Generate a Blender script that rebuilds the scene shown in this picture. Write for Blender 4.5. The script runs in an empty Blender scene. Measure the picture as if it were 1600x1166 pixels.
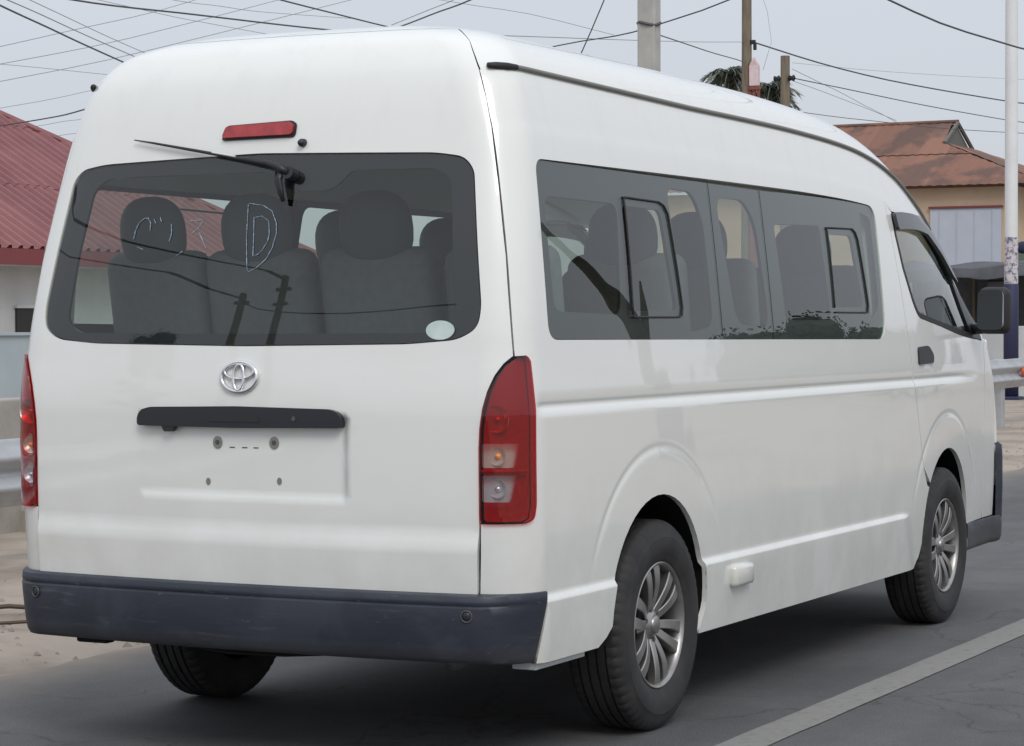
import bpy, bmesh, math, random
import numpy as np
from mathutils import Vector, Matrix
from mathutils.geometry import delaunay_2d_cdt
random.seed(7); RNG = np.random.default_rng(7)
R = math.radians
scene = bpy.context.scene
col = scene.collection

# ------------------------------------------------------------------ camera
cd = bpy.data.cameras.new('camera'); cam = bpy.data.objects.new('camera', cd); col.objects.link(cam)
cd.sensor_width = 36.0; cd.sensor_fit = 'HORIZONTAL'; cd.lens = 3845.1 / 1600 * 36
cd.clip_start = .1; cd.clip_end = 3000
YAW, PIT, ROL = -.4671, -.0207, -.0022
Fv = Vector((math.sin(YAW)*math.cos(PIT), math.cos(YAW)*math.cos(PIT), math.sin(PIT)))
Rv = Vector((math.cos(YAW), -math.sin(YAW), 0)); Uv = Rv.cross(Fv)
R2 = Rv*math.cos(ROL) + Uv*math.sin(ROL); U2 = Uv*math.cos(ROL) - Rv*math.sin(ROL)
m = Matrix((R2, U2, -Fv)).transposed().to_4x4(); m.translation = Vector((4.0914, -7.3914, 1.3371))
cam.matrix_world = m
scene.camera = cam
scene.render.resolution_x, scene.render.resolution_y = 1024, 746

# ------------------------------------------------------------------ sky: bright overcast
SUN_EL, SUN_AZ = R(44), R(138)      # azimuth measured from +Y towards +X
world = bpy.data.worlds.new('World'); scene.world = world; world.use_nodes = True
nt = world.node_tree; nt.nodes.clear()
N = nt.nodes.new; Lk = nt.links.new
out = N('ShaderNodeOutputWorld'); bg = N('ShaderNodeBackground'); bg.inputs['Strength'].default_value = .1
sky = N('ShaderNodeTexSky'); sky.sky_type = 'NISHITA'; sky.sun_disc = False
sky.sun_elevation = SUN_EL; sky.sun_rotation = SUN_AZ; sky.dust_density = 3; sky.air_density = 1.0
tc = N('ShaderNodeTexCoord'); sep = N('ShaderNodeSeparateXYZ'); Lk(tc.outputs['Generated'], sep.inputs[0])
mx = N('ShaderNodeMath'); mx.operation = 'MAXIMUM'; mx.inputs[1].default_value = 0; Lk(sep.outputs['Z'], mx.inputs[0])
ml = N('ShaderNodeMath'); ml.operation = 'MULTIPLY_ADD'; ml.inputs[1].default_value = .75; ml.inputs[2].default_value = 1.0
Lk(mx.outputs[0], ml.inputs[0])     # overcast sky grows brighter towards the zenith
mp = N('ShaderNodeMapping'); mp.inputs['Scale'].default_value = (2.2, 2.2, 6); Lk(tc.outputs['Generated'], mp.inputs[0])
nz = N('ShaderNodeTexNoise'); nz.inputs['Scale'].default_value = 2.1; nz.inputs['Detail'].default_value = 5; nz.inputs['Roughness'].default_value = .5
Lk(mp.outputs[0], nz.inputs['Vector'])
cr = N('ShaderNodeValToRGB'); cr.color_ramp.elements[0].position = .3; cr.color_ramp.elements[0].color = (6.2/8, 6.52/8, 7.15/8, 1)
cr.color_ramp.elements[1].position = .72; cr.color_ramp.elements[1].color = (6.35/8, 6.68/8, 7.28/8, 1); Lk(nz.outputs['Fac'], cr.inputs[0])
sc = N('ShaderNodeVectorMath'); sc.operation = 'SCALE'; Lk(cr.outputs[0], sc.inputs[0])
m8 = N('ShaderNodeMath'); m8.operation = 'MULTIPLY'; m8.inputs[1].default_value = 8; Lk(ml.outputs[0], m8.inputs[0]); Lk(m8.outputs[0], sc.inputs['Scale'])
mixs = N('ShaderNodeMix'); mixs.data_type = 'RGBA'; mixs.inputs[0].default_value = .88
Lk(sky.outputs[0], mixs.inputs[6]); Lk(sc.outputs[0], mixs.inputs[7])
Lk(mixs.outputs[2], bg.inputs['Color']); Lk(bg.outputs[0], out.inputs['Surface'])

sd = bpy.data.lights.new('sun', 'SUN'); sd.energy = 1.2; sd.angle = R(25); sd.color = (1, .97, .93)
sun = bpy.data.objects.new('sun', sd); col.objects.link(sun)
sdir = Vector((math.sin(SUN_AZ)*math.cos(SUN_EL), math.cos(SUN_AZ)*math.cos(SUN_EL), math.sin(SUN_EL)))
sun.rotation_euler = sdir.to_track_quat('Z', 'Y').to_euler(); sun.location = sdir*50
vs = scene.view_settings; vs.view_transform = 'Standard'; vs.look = 'None'; vs.exposure = 0; vs.gamma = 1; vs.use_curve_mapping = False

# ------------------------------------------------------------------ materials
def mat(name, c, rough=.6, metal=0, coat=0, c2=None, nscale=6, ndet=5, lo=.35, hi=.65, bump=0, bscale=None, spec=.5, rand=0, stretch=None, rough2=None, emit=None):
    ma = bpy.data.materials.new(name); ma.use_nodes = True; t = ma.node_tree; p = t.nodes['Principled BSDF']
    p.inputs['Base Color'].default_value = (*c, 1); p.inputs['Roughness'].default_value = rough
    p.inputs['Metallic'].default_value = metal; p.inputs['Coat Weight'].default_value = coat; p.inputs['Coat Roughness'].default_value = .06
    p.inputs['Specular IOR Level'].default_value = spec
    if emit:
        p.inputs['Emission Color'].default_value = (*emit[0], 1); p.inputs['Emission Strength'].default_value = emit[1]
    n = t.nodes.new; l = t.links.new
    co = None
    if c2 or bump:
        co = n('ShaderNodeTexCoord'); src = co.outputs['Object']
        if stretch:
            mpn = n('ShaderNodeMapping'); mpn.inputs['Scale'].default_value = stretch; l(src, mpn.inputs[0]); src = mpn.outputs[0]
    if c2:
        no = n('ShaderNodeTexNoise'); no.inputs['Scale'].default_value = nscale; no.inputs['Detail'].default_value = ndet; no.inputs['Roughness'].default_value = .6
        l(src, no.inputs['Vector'])
        r = n('ShaderNodeValToRGB'); r.color_ramp.elements[0].position = lo; r.color_ramp.elements[0].color = (*c, 1)
        r.color_ramp.elements[1].position = hi; r.color_ramp.elements[1].color = (*c2, 1); l(no.outputs['Fac'], r.inputs[0])
        outc = r.outputs[0]
        if rand:
            oi = n('ShaderNodeObjectInfo'); hs = n('ShaderNodeHueSaturation'); mr = n('ShaderNodeMapRange')
            mr.inputs[3].default_value = 1-rand; mr.inputs[4].default_value = 1+rand; l(oi.outputs['Random'], mr.inputs[0]); l(mr.outputs[0], hs.inputs['Value'])
            l(outc, hs.inputs['Color']); outc = hs.outputs[0]
        l(outc, p.inputs['Base Color'])
        if rough2 is not None:
            mr2 = n('ShaderNodeMapRange'); mr2.inputs[1].default_value = lo; mr2.inputs[2].default_value = hi
            mr2.inputs[3].default_value = rough; mr2.inputs[4].default_value = rough2; l(no.outputs['Fac'], mr2.inputs[0]); l(mr2.outputs[0], p.inputs['Roughness'])
    if bump:
        nb = n('ShaderNodeTexNoise'); nb.inputs['Scale'].default_value = bscale or nscale*4; nb.inputs['Detail'].default_value = 6; l(src, nb.inputs['Vector'])
        b = n('ShaderNodeBump'); b.inputs['Strength'].default_value = bump; b.inputs['Distance'].default_value = .02; l(nb.outputs['Fac'], b.inputs['Height']); l(b.outputs[0], p.inputs['Normal'])
    return ma
def glass(name, tint, gain=1.7, rough=.0):
    """thin tinted pane: clear tint behind a two-surface Fresnel reflection"""
    ma = bpy.data.materials.new(name); ma.use_nodes = True; t = ma.node_tree; t.nodes.clear(); n = t.nodes.new; l = t.links.new
    o = n('ShaderNodeOutputMaterial'); mixn = n('ShaderNodeMixShader'); tr = n('ShaderNodeBsdfTransparent'); gl = n('ShaderNodeBsdfGlossy')
    tr.inputs[0].default_value = (*tint, 1); gl.inputs['Roughness'].default_value = rough; gl.inputs['Color'].default_value = (1, 1, 1, 1)
    fr = n('ShaderNodeFresnel'); fr.inputs[0].default_value = 1.5; mu = n('ShaderNodeMath'); mu.operation = 'MULTIPLY'; mu.inputs[1].default_value = gain; mu.use_clamp = True
    co = n('ShaderNodeTexCoord'); nb = n('ShaderNodeTexNoise'); nb.inputs['Scale'].default_value = 2.2; nb.inputs['Detail'].default_value = 1
    b = n('ShaderNodeBump'); b.inputs['Strength'].default_value = .05; b.inputs['Distance'].default_value = .02
    l(co.outputs['Object'], nb.inputs['Vector']); l(nb.outputs['Fac'], b.inputs['Height']); l(b.outputs[0], gl.inputs['Normal'])
    ge = n('ShaderNodeNewGeometry'); io = n('ShaderNodeMapRange'); io.inputs[3].default_value = 1.5; io.inputs[4].default_value = 1/1.5; l(ge.outputs['Backfacing'], io.inputs[0]); l(io.outputs[0], fr.inputs[0])
    l(fr.outputs[0], mu.inputs[0]); l(mu.outputs[0], mixn.inputs[0]); l(tr.outputs[0], mixn.inputs[1]); l(gl.outputs[0], mixn.inputs[2]); l(mixn.outputs[0], o.inputs[0])
    return ma
MT = dict(
    paint=mat('van_white_paint', (.765, .772, .745), .3, coat=.55, c2=(.735, .742, .712), nscale=1.6, lo=.4, hi=.75),
    trim=mat('interior_grey_plastic', (.56, .60, .55), .7),
    frit=mat('black_glass_border', (.014, .015, .018), .35),
    rubber=mat('black_rubber', (.016, .016, .017), .6),
    blackp=mat('black_plastic', (.018, .02, .026), .42),
    bump=mat('scuffed_navy_plastic', (.026, .031, .044), .40, c2=(.075, .084, .102), nscale=3.4, ndet=9, lo=.43, hi=.70, stretch=(1, 1, 2.2), bump=.08, bscale=45, rough2=.65),
    tyre=mat('dusty_tyre_rubber', (.020, .020, .021), .75, c2=(.040, .039, .037), nscale=9, lo=.4, hi=.75),
    alloy=mat('dull_silver_alloy', (.43, .42, .41), .36, metal=.9, c2=(.30, .285, .275), nscale=10),
    alloyd=mat('brake_dust_metal', (.025, .024, .023), .7, metal=.3),
    chrome=mat('chrome', (.80, .81, .83), .12, metal=1),
    steel=mat('dark_steel', (.12, .12, .125), .5, metal=.6),
    under=mat('underbody_black', (.008, .008, .009), .9),
    drip=mat('grey_drip_rail', (.19, .19, .175), .6),
    seat=mat('grey_seat_fabric', (.125, .137, .135), .9, c2=(.15, .16, .157), nscale=30),
    headr=mat('dark_seat_vinyl', (.07, .077, .083), .7),
    pink=mat('faded_pink_paint', (.62, .44, .45), .6, c2=(.72, .66, .66), nscale=5),
    redst=mat('red_oxide_steel', (.26, .075, .055), .7, c2=(.18, .05, .04), nscale=8),
    glass=glass('tinted_glass', (.72, .77, .74), 1.5), sglass=glass('privacy_glass', (.78, .86, .81), 1.2), cglass=glass('door_glass', (.40, .46, .42), 1.4),
    redl=glass('red_lens', (.74, .028, .045), 1.4), ambl=glass('clear_amber_lens', (.98, .86, .80), 1.3), clrl=glass('clear_lens', (.88, .88, .9), 1.4),
    refl=mat('lamp_reflector', (.75, .75, .76), .32, metal=.8), bulb=mat('amber_bulb', (.90, .42, .14), .25, coat=.5),
    brake=mat('red_brake_lens', (.30, .012, .018), .18, coat=.7, c2=(.42, .03, .03), nscale=25),
    mirror=mat('mirror_glass', (.34, .36, .37), .02, metal=1), chalk=mat('blue_white_chalk', (.30, .42, .55), .9),
    sticker=mat('pale_green_sticker', (.46, .58, .54), .5, c2=(.60, .68, .66), nscale=18), bolt=mat('zinc_bolt', (.34, .33, .30), .4, metal=.8),
    asphalt=None, line=mat('worn_line_paint', (.235, .23, .218), .85, c2=(.15, .149, .144), nscale=22, ndet=10, lo=.50, hi=.78, bump=.1, bscale=80),
    concrete=mat('weathered_concrete', (.40, .375, .34), .85, c2=(.30, .275, .24), nscale=2.5, bump=.15, bscale=25),
    polec=mat('concrete_pole', (.46, .45, .42), .85, c2=(.36, .35, .33), nscale=3, bump=.1),
    wood=mat('weathered_wood', (.22, .185, .13), .85, c2=(.14, .115, .085), nscale=6, stretch=(3, 3, .4), bump=.2),
    galv=mat('galvanised_steel', (.52, .53, .54), .42, metal=.55, c2=(.42, .43, .44), nscale=4, rough2=.55),
    wire=mat('cable_black', (.085, .088, .095), .7), wiret=mat('weathered_grey_wire', (.30, .31, .33), .7),
    redroof=mat('faded_red_roof_sheet', (.265, .105, .105), .6, c2=(.205, .075, .078), nscale=1.3, rand=.08),
    fascia=mat('dark_red_fascia', (.20, .045, .05), .6),
    rust=mat('rusty_roof_sheet', (.235, .115, .080), .85, c2=(.130, .075, .058), nscale=.9, ndet=6, lo=.46, hi=.56, rand=.14),
    hwall=mat('grey_white_plaster', (.55, .56, .55), .9, c2=(.47, .475, .47), nscale=1.2, bump=.05),
    bwall=mat('pale_blue_plaster', (.42, .49, .52), .9, c2=(.38, .44, .46), nscale=1.5),
    beige=mat('beige_plaster', (.62, .47, .33), .9, c2=(.54, .40, .28), nscale=1.4),
    gate=mat('pale_blue_grey_sheet', (.50, .54, .61), .6, c2=(.46, .50, .57), nscale=2),
    dark=mat('dark_opening', (.02, .021, .023), .5), gable=mat('grey_gable_boards', (.13, .13, .12), .8),
    tarp=mat('dark_grey_tarpaulin', (.10, .105, .115), .7, c2=(.065, .068, .075), nscale=3, bump=.2, bscale=9),
    navy=mat('navy_painted_band', (.024, .028, .075), .6), white=mat('white_pole_paint', (.76, .77, .78), .45, c2=(.70, .71, .71), nscale=3),
    poster=mat('torn_posters', (.60, .56, .57), .8, c2=(.13, .13, .20), nscale=14, ndet=6, lo=.48, hi=.60),
    orange=mat('orange_reflector', (.50, .10, .03), .3), green=mat('green_shutter', (.12, .16, .12), .7),
    leaf=mat('dark_leaf', (.040, .048, .034), .7, c2=(.055, .066, .045), nscale=4, rand=.2), palm=mat('palm_frond', (.13, .15, .12), .8, c2=(.18, .20, .16), nscale=3),
    bark=mat('bark', (.11, .085, .06), .9, c2=(.06, .045, .035), nscale=8, bump=.3),
    twig=mat('dry_twig', (.10, .075, .055), .9), stone=mat('pale_pebble', (.38, .33, .28), .9, c2=(.24, .20, .17), nscale=9),
    pale=mat('pale_board', (.58, .60, .60), .8, c2=(.5, .52, .52), nscale=2), cloth=mat('navy_cloth', (.03, .035, .07), .9), skin=mat('skin_brown', (.10, .055, .035), .6),
)
def asphalt_mat():
    ma = bpy.data.materials.new('worn_asphalt'); ma.use_nodes = True; t = ma.node_tree; p = t.nodes['Principled BSDF']; n = t.nodes.new; l = t.links.new
    co = n('ShaderNodeTexCoord')
    a = n('ShaderNodeTexNoise'); a.inputs['Scale'].default_value = 150; a.inputs['Detail'].default_value = 6; l(co.outputs['Object'], a.inputs['Vector'])
    mpn = n('ShaderNodeMapping'); mpn.inputs['Scale'].default_value = (1.6, .35, 1); l(co.outputs['Object'], mpn.inputs[0])
    b = n('ShaderNodeTexNoise'); b.inputs['Scale'].default_value = 1.4; b.inputs['Detail'].default_value = 6; l(mpn.outputs[0], b.inputs['Vector'])
    r = n('ShaderNodeValToRGB'); r.color_ramp.elements[0].position = .3; r.color_ramp.elements[0].color = (.091, .092, .094, 1); r.color_ramp.elements[1].position = .75; r.color_ramp.elements[1].color = (.128, .128, .129, 1)
    l(b.outputs['Fac'], r.inputs[0])
    r2 = n('ShaderNodeValToRGB'); r2.color_ramp.elements[0].position = .3; r2.color_ramp.elements[0].color = (.60, .60, .60, 1); r2.color_ramp.elements[1].position = .75; r2.color_ramp.elements[1].color = (1.34, 1.34, 1.34, 1); l(a.outputs['Fac'], r2.inputs[0])
    mu = n('ShaderNodeMix'); mu.data_type = 'RGBA'; mu.blend_type = 'MULTIPLY'; mu.inputs[0].default_value = 1; l(r.outputs[0], mu.inputs[6]); l(r2.outputs[0], mu.inputs[7])
    # oil stains and hairline cracks
    vo = n('ShaderNodeTexVoronoi'); vo.feature = 'DISTANCE_TO_EDGE'; vo.inputs['Scale'].default_value = .55
    dn = n('ShaderNodeTexNoise'); dn.inputs['Scale'].default_value = 2.2; dn.inputs['Detail'].default_value = 6; l(co.outputs['Object'], dn.inputs['Vector'])
    va = n('ShaderNodeVectorMath'); va.operation = 'MULTIPLY_ADD'; va.inputs[1].default_value = (.7, .7, .7); l(dn.outputs['Color'], va.inputs[0]); l(co.outputs['Object'], va.inputs[2]); l(va.outputs[0], vo.inputs['Vector'])
    ck = n('ShaderNodeMapRange'); ck.inputs[1].default_value = .0; ck.inputs[2].default_value = .007; ck.inputs[3].default_value = .62; ck.inputs[4].default_value = 1.0; l(vo.outputs['Distance'], ck.inputs[0])
    stn = n('ShaderNodeTexNoise'); stn.inputs['Scale'].default_value = 1.1; stn.inputs['Detail'].default_value = 9; stn.inputs['Roughness'].default_value = .7; l(co.outputs['Object'], stn.inputs['Vector'])
    sr = n('ShaderNodeMapRange'); sr.inputs[1].default_value = .40; sr.inputs[2].default_value = .62; sr.inputs[3].default_value = .80; sr.inputs[4].default_value = 1.06; l(stn.outputs['Fac'], sr.inputs[0])
    mk = n('ShaderNodeMath'); mk.operation = 'MULTIPLY'; l(ck.outputs[0], mk.inputs[0]); l(sr.outputs[0], mk.inputs[1])
    m3 = n('ShaderNodeMix'); m3.data_type = 'RGBA'; m3.blend_type = 'MULTIPLY'; m3.inputs[0].default_value = 1; l(mu.outputs[2], m3.inputs[6]); l(mk.outputs[0], m3.inputs[7]); mu = m3
    # blown sand lying along the road edge
    sp = n('ShaderNodeSeparateXYZ'); l(co.outputs['Object'], sp.inputs[0]); d = n('ShaderNodeMapRange'); d.inputs[1].default_value = -.95; d.inputs[2].default_value = -1.95; l(sp.outputs['X'], d.inputs[0])
    nn = n('ShaderNodeTexNoise'); nn.inputs['Scale'].default_value = 3; nn.inputs['Detail'].default_value = 8; l(co.outputs['Object'], nn.inputs['Vector'])
    ad = n('ShaderNodeMath'); ad.operation = 'MULTIPLY_ADD'; ad.inputs[1].default_value = .9; ad.inputs[2].default_value = -.42; l(nn.outputs['Fac'], ad.inputs[0])
    ad2 = n('ShaderNodeMath'); ad2.operation = 'ADD'; l(ad.outputs[0], ad2.inputs[0]); pw = n('ShaderNodeMath'); pw.operation = 'POWER'; pw.inputs[1].default_value = 1.6; l(d.outputs[0], pw.inputs[0]); l(pw.outputs[0], ad2.inputs[1])
    ms = n('ShaderNodeMath'); ms.operation = 'MULTIPLY'; ms.use_clamp = True; l(ad2.outputs[0], ms.inputs[0]); l(d.outputs[0], ms.inputs[1])
    mm = n('ShaderNodeMix'); mm.data_type = 'RGBA'; l(ms.outputs[0], mm.inputs[0]); l(mu.outputs[2], mm.inputs[6]); mm.inputs[7].default_value = (.26, .22, .18, 1)
    l(mm.outputs[2], p.inputs['Base Color']); p.inputs['Roughness'].default_value = .82
    bu = n('ShaderNodeBump'); bu.inputs['Strength'].default_value = .35; bu.inputs['Distance'].default_value = .004; l(a.outputs['Fac'], bu.inputs['Height']); l(bu.outputs[0], p.inputs['Normal'])
    return ma
MT['asphalt'] = asphalt_mat()
def paint_mat():
    '''white paint with thrown-up road dust low down, water marks under the drip rail and faint panel waviness'''
    ma = bpy.data.materials.new('van_white_paint'); ma.use_nodes = True; t = ma.node_tree; p = t.nodes['Principled BSDF']; n = t.nodes.new; l = t.links.new
    co = n('ShaderNodeTexCoord'); sp = n('ShaderNodeSeparateXYZ'); l(co.outputs['Object'], sp.inputs[0])
    def noise(scale, det, st=None):
        q = n('ShaderNodeTexNoise'); q.inputs['Scale'].default_value = scale; q.inputs['Detail'].default_value = det; q.inputs['Roughness'].default_value = .62
        if st:
            mpn = n('ShaderNodeMapping'); mpn.inputs['Scale'].default_value = st; l(co.outputs['Object'], mpn.inputs[0]); l(mpn.outputs[0], q.inputs['Vector'])
        else: l(co.outputs['Object'], q.inputs['Vector'])
        return q.outputs['Fac']
    def rng(src, a, b, c, d):
        q = n('ShaderNodeMapRange'); q.inputs[1].default_value = a; q.inputs[2].default_value = b; q.inputs[3].default_value = c; q.inputs[4].default_value = d; l(src, q.inputs[0]); return q.outputs[0]
    def mul(a, b):
        q = n('ShaderNodeMath'); q.operation = 'MULTIPLY'; q.use_clamp = True; l(a, q.inputs[0]); l(b, q.inputs[1]); return q.outputs[0]
    low = mul(rng(sp.outputs['Z'], .95, .30, 0, 1), rng(noise(4.5, 9, (1, 1, .8)), .36, .72, .08, .62))
    smear = mul(rng(noise(1.3, 6, (1, .5, 3.5)), .52, .72, 0, .20), rng(sp.outputs['Z'], 1.9, .8, .35, 1))
    spots = rng(noise(60, 3), .70, .76, 0, .35)
    streak = mul(rng(sp.outputs['Z'], 1.70, 2.06, 0, 1), rng(noise(9, 5, (1, 1.4, .16)), .50, .75, 0, .22))
    base = (.79, .80, .765, 1); cur = None
    for fac, c in ((low, (.50, .475, .43, 1)), (smear, (.60, .575, .525, 1)), (mul(spots, low), (.33, .30, .26, 1)), (streak, (.60, .60, .57, 1))):
        mm = n('ShaderNodeMix'); mm.data_type = 'RGBA'; l(fac, mm.inputs[0]); mm.inputs[7].default_value = c
        if cur is None: mm.inputs[6].default_value = base
        else: l(cur, mm.inputs[6])
        cur = mm.outputs[2]
    l(cur, p.inputs['Base Color']); p.inputs['Roughness'].default_value = .26
    p.inputs['Coat Weight'].default_value = 1.0; l(rng(low, 0, .5, .025, .30), p.inputs['Coat Roughness'])
    bu = n('ShaderNodeBump'); bu.inputs['Strength'].default_value = .10; bu.inputs['Distance'].default_value = .02; l(noise(2.4, 2), bu.inputs['Height']); l(bu.outputs[0], p.inputs['Coat Normal'])
    return ma
MT['paint'] = paint_mat()
def bumper_mat():
    '''repainted dark plastic: brushed repaint patches, long scratches, dust on the lower edge'''
    ma = bpy.data.materials.new('scuffed_navy_plastic'); ma.use_nodes = True; t = ma.node_tree; p = t.nodes['Principled BSDF']; n = t.nodes.new; l = t.links.new
    co = n('ShaderNodeTexCoord'); sp = n('ShaderNodeSeparateXYZ'); l(co.outputs['Object'], sp.inputs[0])
    def noise(scale, det, st):
        q = n('ShaderNodeTexNoise'); q.inputs['Scale'].default_value = scale; q.inputs['Detail'].default_value = det; q.inputs['Roughness'].default_value = .65; q.inputs['Distortion'].default_value = .6
        mpn = n('ShaderNodeMapping'); mpn.inputs['Scale'].default_value = st; l(co.outputs['Object'], mpn.inputs[0]); l(mpn.outputs[0], q.inputs['Vector']); return q.outputs['Fac']
    def ramp(src, a, b, c, d):
        q = n('ShaderNodeMapRange'); q.inputs[1].default_value = a; q.inputs[2].default_value = b; q.inputs[3].default_value = c; q.inputs[4].default_value = d; l(src, q.inputs[0]); return q.outputs[0]
    cur = None
    for fac, c in ((ramp(noise(2.1, 4, (1, 1, 1.6)), .46, .56, 0, .75), (.038, .044, .060, 1)), (ramp(noise(5, 8, (1, 1, 9)), .60, .74, 0, .7), (.080, .085, .096, 1)), (ramp(noise(30, 6, (1, 1, 3)), .66, .72, 0, .6), (.15, .15, .155, 1)), (ramp(sp.outputs['Z'], .40, .33, 0, .35), (.13, .115, .10, 1))):
        mm = n('ShaderNodeMix'); mm.data_type = 'RGBA'; l(fac, mm.inputs[0]); mm.inputs[7].default_value = c
        if cur is None: mm.inputs[6].default_value = (.022, .027, .040, 1)
        else: l(cur, mm.inputs[6])
        cur = mm.outputs[2]
    l(cur, p.inputs['Base Color']); l(ramp(noise(3, 6, (1, 1, 2)), .4, .65, .36, .62), p.inputs['Roughness'])
    bu = n('ShaderNodeBump'); bu.inputs['Strength'].default_value = .12; bu.inputs['Distance'].default_value = .01; l(noise(9, 6, (1, 1, 2)), bu.inputs['Height']); l(bu.outputs[0], p.inputs['Normal'])
    return ma
MT['bump'] = bumper_mat()
MT['sand'] = mat('pale_sandy_dirt', (.37, .315, .26), .95, c2=(.235, .195, .155), nscale=1.1, ndet=12, lo=.44, hi=.66, bump=.8, bscale=10)

# ------------------------------------------------------------------ mesh helpers
def link(name, me, ma, parent=None):
    o = bpy.data.objects.new(name, me); col.objects.link(o)
    if ma and not me.materials: me.materials.append(MT[ma] if isinstance(ma, str) else ma)
    if parent: o.parent = parent
    return o
def mesh(name, V, Fc, ma, parent=None, smooth=False, normals=None):
    me = bpy.data.meshes.new(name); me.from_pydata([tuple(map(float, v)) for v in V], [], [tuple(map(int, f)) for f in Fc])
    if smooth:
        me.polygons.foreach_set('use_smooth', [True]*len(me.polygons))
        if normals is not None: me.normals_split_custom_set_from_vertices([tuple(map(float, n)) for n in normals])
    me.update(); return link(name, me, ma, parent)
class MB:
    def __init__(s): s.v = []; s.f = []
    def add(s, V, Fc):
        k = len(s.v); s.v += [tuple(map(float, v)) for v in V]; s.f += [tuple(int(i)+k for i in f) for f in Fc]; return s
    def box(s, c, sz, bev=0, rot=None):
        bm = bmesh.new(); bmesh.ops.create_cube(bm, size=1)
        for v in bm.verts: v.co = Vector((v.co.x*sz[0], v.co.y*sz[1], v.co.z*sz[2]))
        if bev: bmesh.ops.bevel(bm, geom=list(bm.edges), offset=bev, segments=2, affect='EDGES', profile=.5)
        M_ = Matrix.Translation(c) @ (rot.to_4x4() if rot else Matrix.Identity(4)); bm.verts.ensure_lookup_table()
        bm.verts.index_update()
        s.add([M_ @ v.co for v in bm.verts], [[v.index for v in f.verts] for f in bm.faces]); bm.free(); return s
    def tube(s, pts, r, n=8, cap=True, closed=False, flat=1.0):
        P = [Vector(p) for p in pts]; k = len(s.v); m_ = len(P); rr = r if hasattr(r, '__len__') else [r]*m_
        prev = None
        for i, p in enumerate(P):
            if closed: t = (P[(i+1) % m_] - P[i-1])
            else: t = (P[min(i+1, m_-1)] - P[max(i-1, 0)])
            t.normalize()
            if prev is None: u = t.orthogonal().normalized() if abs(t.z) > .95 else t.cross(Vector((0, 0, 1))).normalized()
            else: u = (prev - t*prev.dot(t)).normalized()
            prev = u; w = t.cross(u)
            for j in range(n):
                a = 2*math.pi*j/n; s.v.append(tuple(p + (u*math.cos(a) + w*math.sin(a)*flat)*rr[i]))
        for i in range(m_ if closed else m_-1):
            for j in range(n):
                a, b = k+i*n+j, k+i*n+(j+1) % n; c, d = k+((i+1) % m_)*n+(j+1) % n, k+((i+1) % m_)*n+j
                s.f.append((a, b, c, d))
        if cap and not closed:
            s.f.append(tuple(k+j for j in reversed(range(n)))); s.f.append(tuple(k+(m_-1)*n+j for j in range(n)))
        return s
    def lathe(s, prof, n=48, axis='x', c=(0, 0, 0), mod=None):
        k = len(s.v); m_ = len(prof)
        for j in range(n):
            a = 2*math.pi*j/n
            for i, (h, r) in enumerate(prof):
                rr = r + (mod(i, j) if mod else 0)
                q = (h, rr*math.cos(a), rr*math.sin(a)) if axis == 'x' else (rr*math.cos(a), h, rr*math.sin(a)) if axis == 'y' else (rr*math.cos(a), rr*math.sin(a), h)
                s.v.append((q[0]+c[0], q[1]+c[1], q[2]+c[2]))
        for j in range(n):
            for i in range(m_-1):
                s.f.append((k+j*m_+i, k+((j+1) % n)*m_+i, k+((j+1) % n)*m_+i+1, k+j*m_+i+1))
        return s
    def prism(s, poly, d, f=None):
        """poly of 3-D points extruded by vector d"""
        P = [Vector(p) for p in poly]; d = Vector(d); n = len(P)
        s.add([*P, *[p+d for p in P]], [tuple(reversed(range(n))), tuple(range(n, 2*n)), *[(i, (i+1) % n, n+(i+1) % n, n+i) for i in range(n)]]); return s
    def grid(s, G):
        G = np.asarray(G, float); a, b = G.shape[:2]; k = len(s.v); s.v += [tuple(p) for p in G.reshape(-1, 3).tolist()]
        for i in range(a-1):
            for j in range(b-1): s.f.append((k+i*b+j, k+i*b+j+1, k+(i+1)*b+j+1, k+(i+1)*b+j))
        return s
    def build(s, name, ma, parent=None, smooth=False, angle=None):
        o = mesh(name, s.v, s.f, ma, parent, smooth)
        bm = bmesh.new(); bm.from_mesh(o.data); bmesh.ops.recalc_face_normals(bm, faces=list(bm.faces)); bm.to_mesh(o.data); bm.free()
        if smooth and angle:
            try: o.data.set_sharp_from_angle(angle=R(angle))
            except Exception: pass
        return o
def tag(o, label=None, cat=None, group=None, kind=None):
    if label: o['label'] = label
    if cat: o['category'] = cat
    if group: o['group'] = group
    if kind: o['kind'] = kind
    return o
def empty(name, loc=(0, 0, 0), rz=0):
    o = bpy.data.objects.new(name, None); col.objects.link(o); o.location = loc; o.rotation_euler = (0, 0, rz); o.empty_display_size = .2; return o
def copy_tree(o, parent=None):
    c = o.copy(); col.objects.link(c); c.parent = parent
    for ch in list(o.children): copy_tree(ch, c)
    return c
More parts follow.
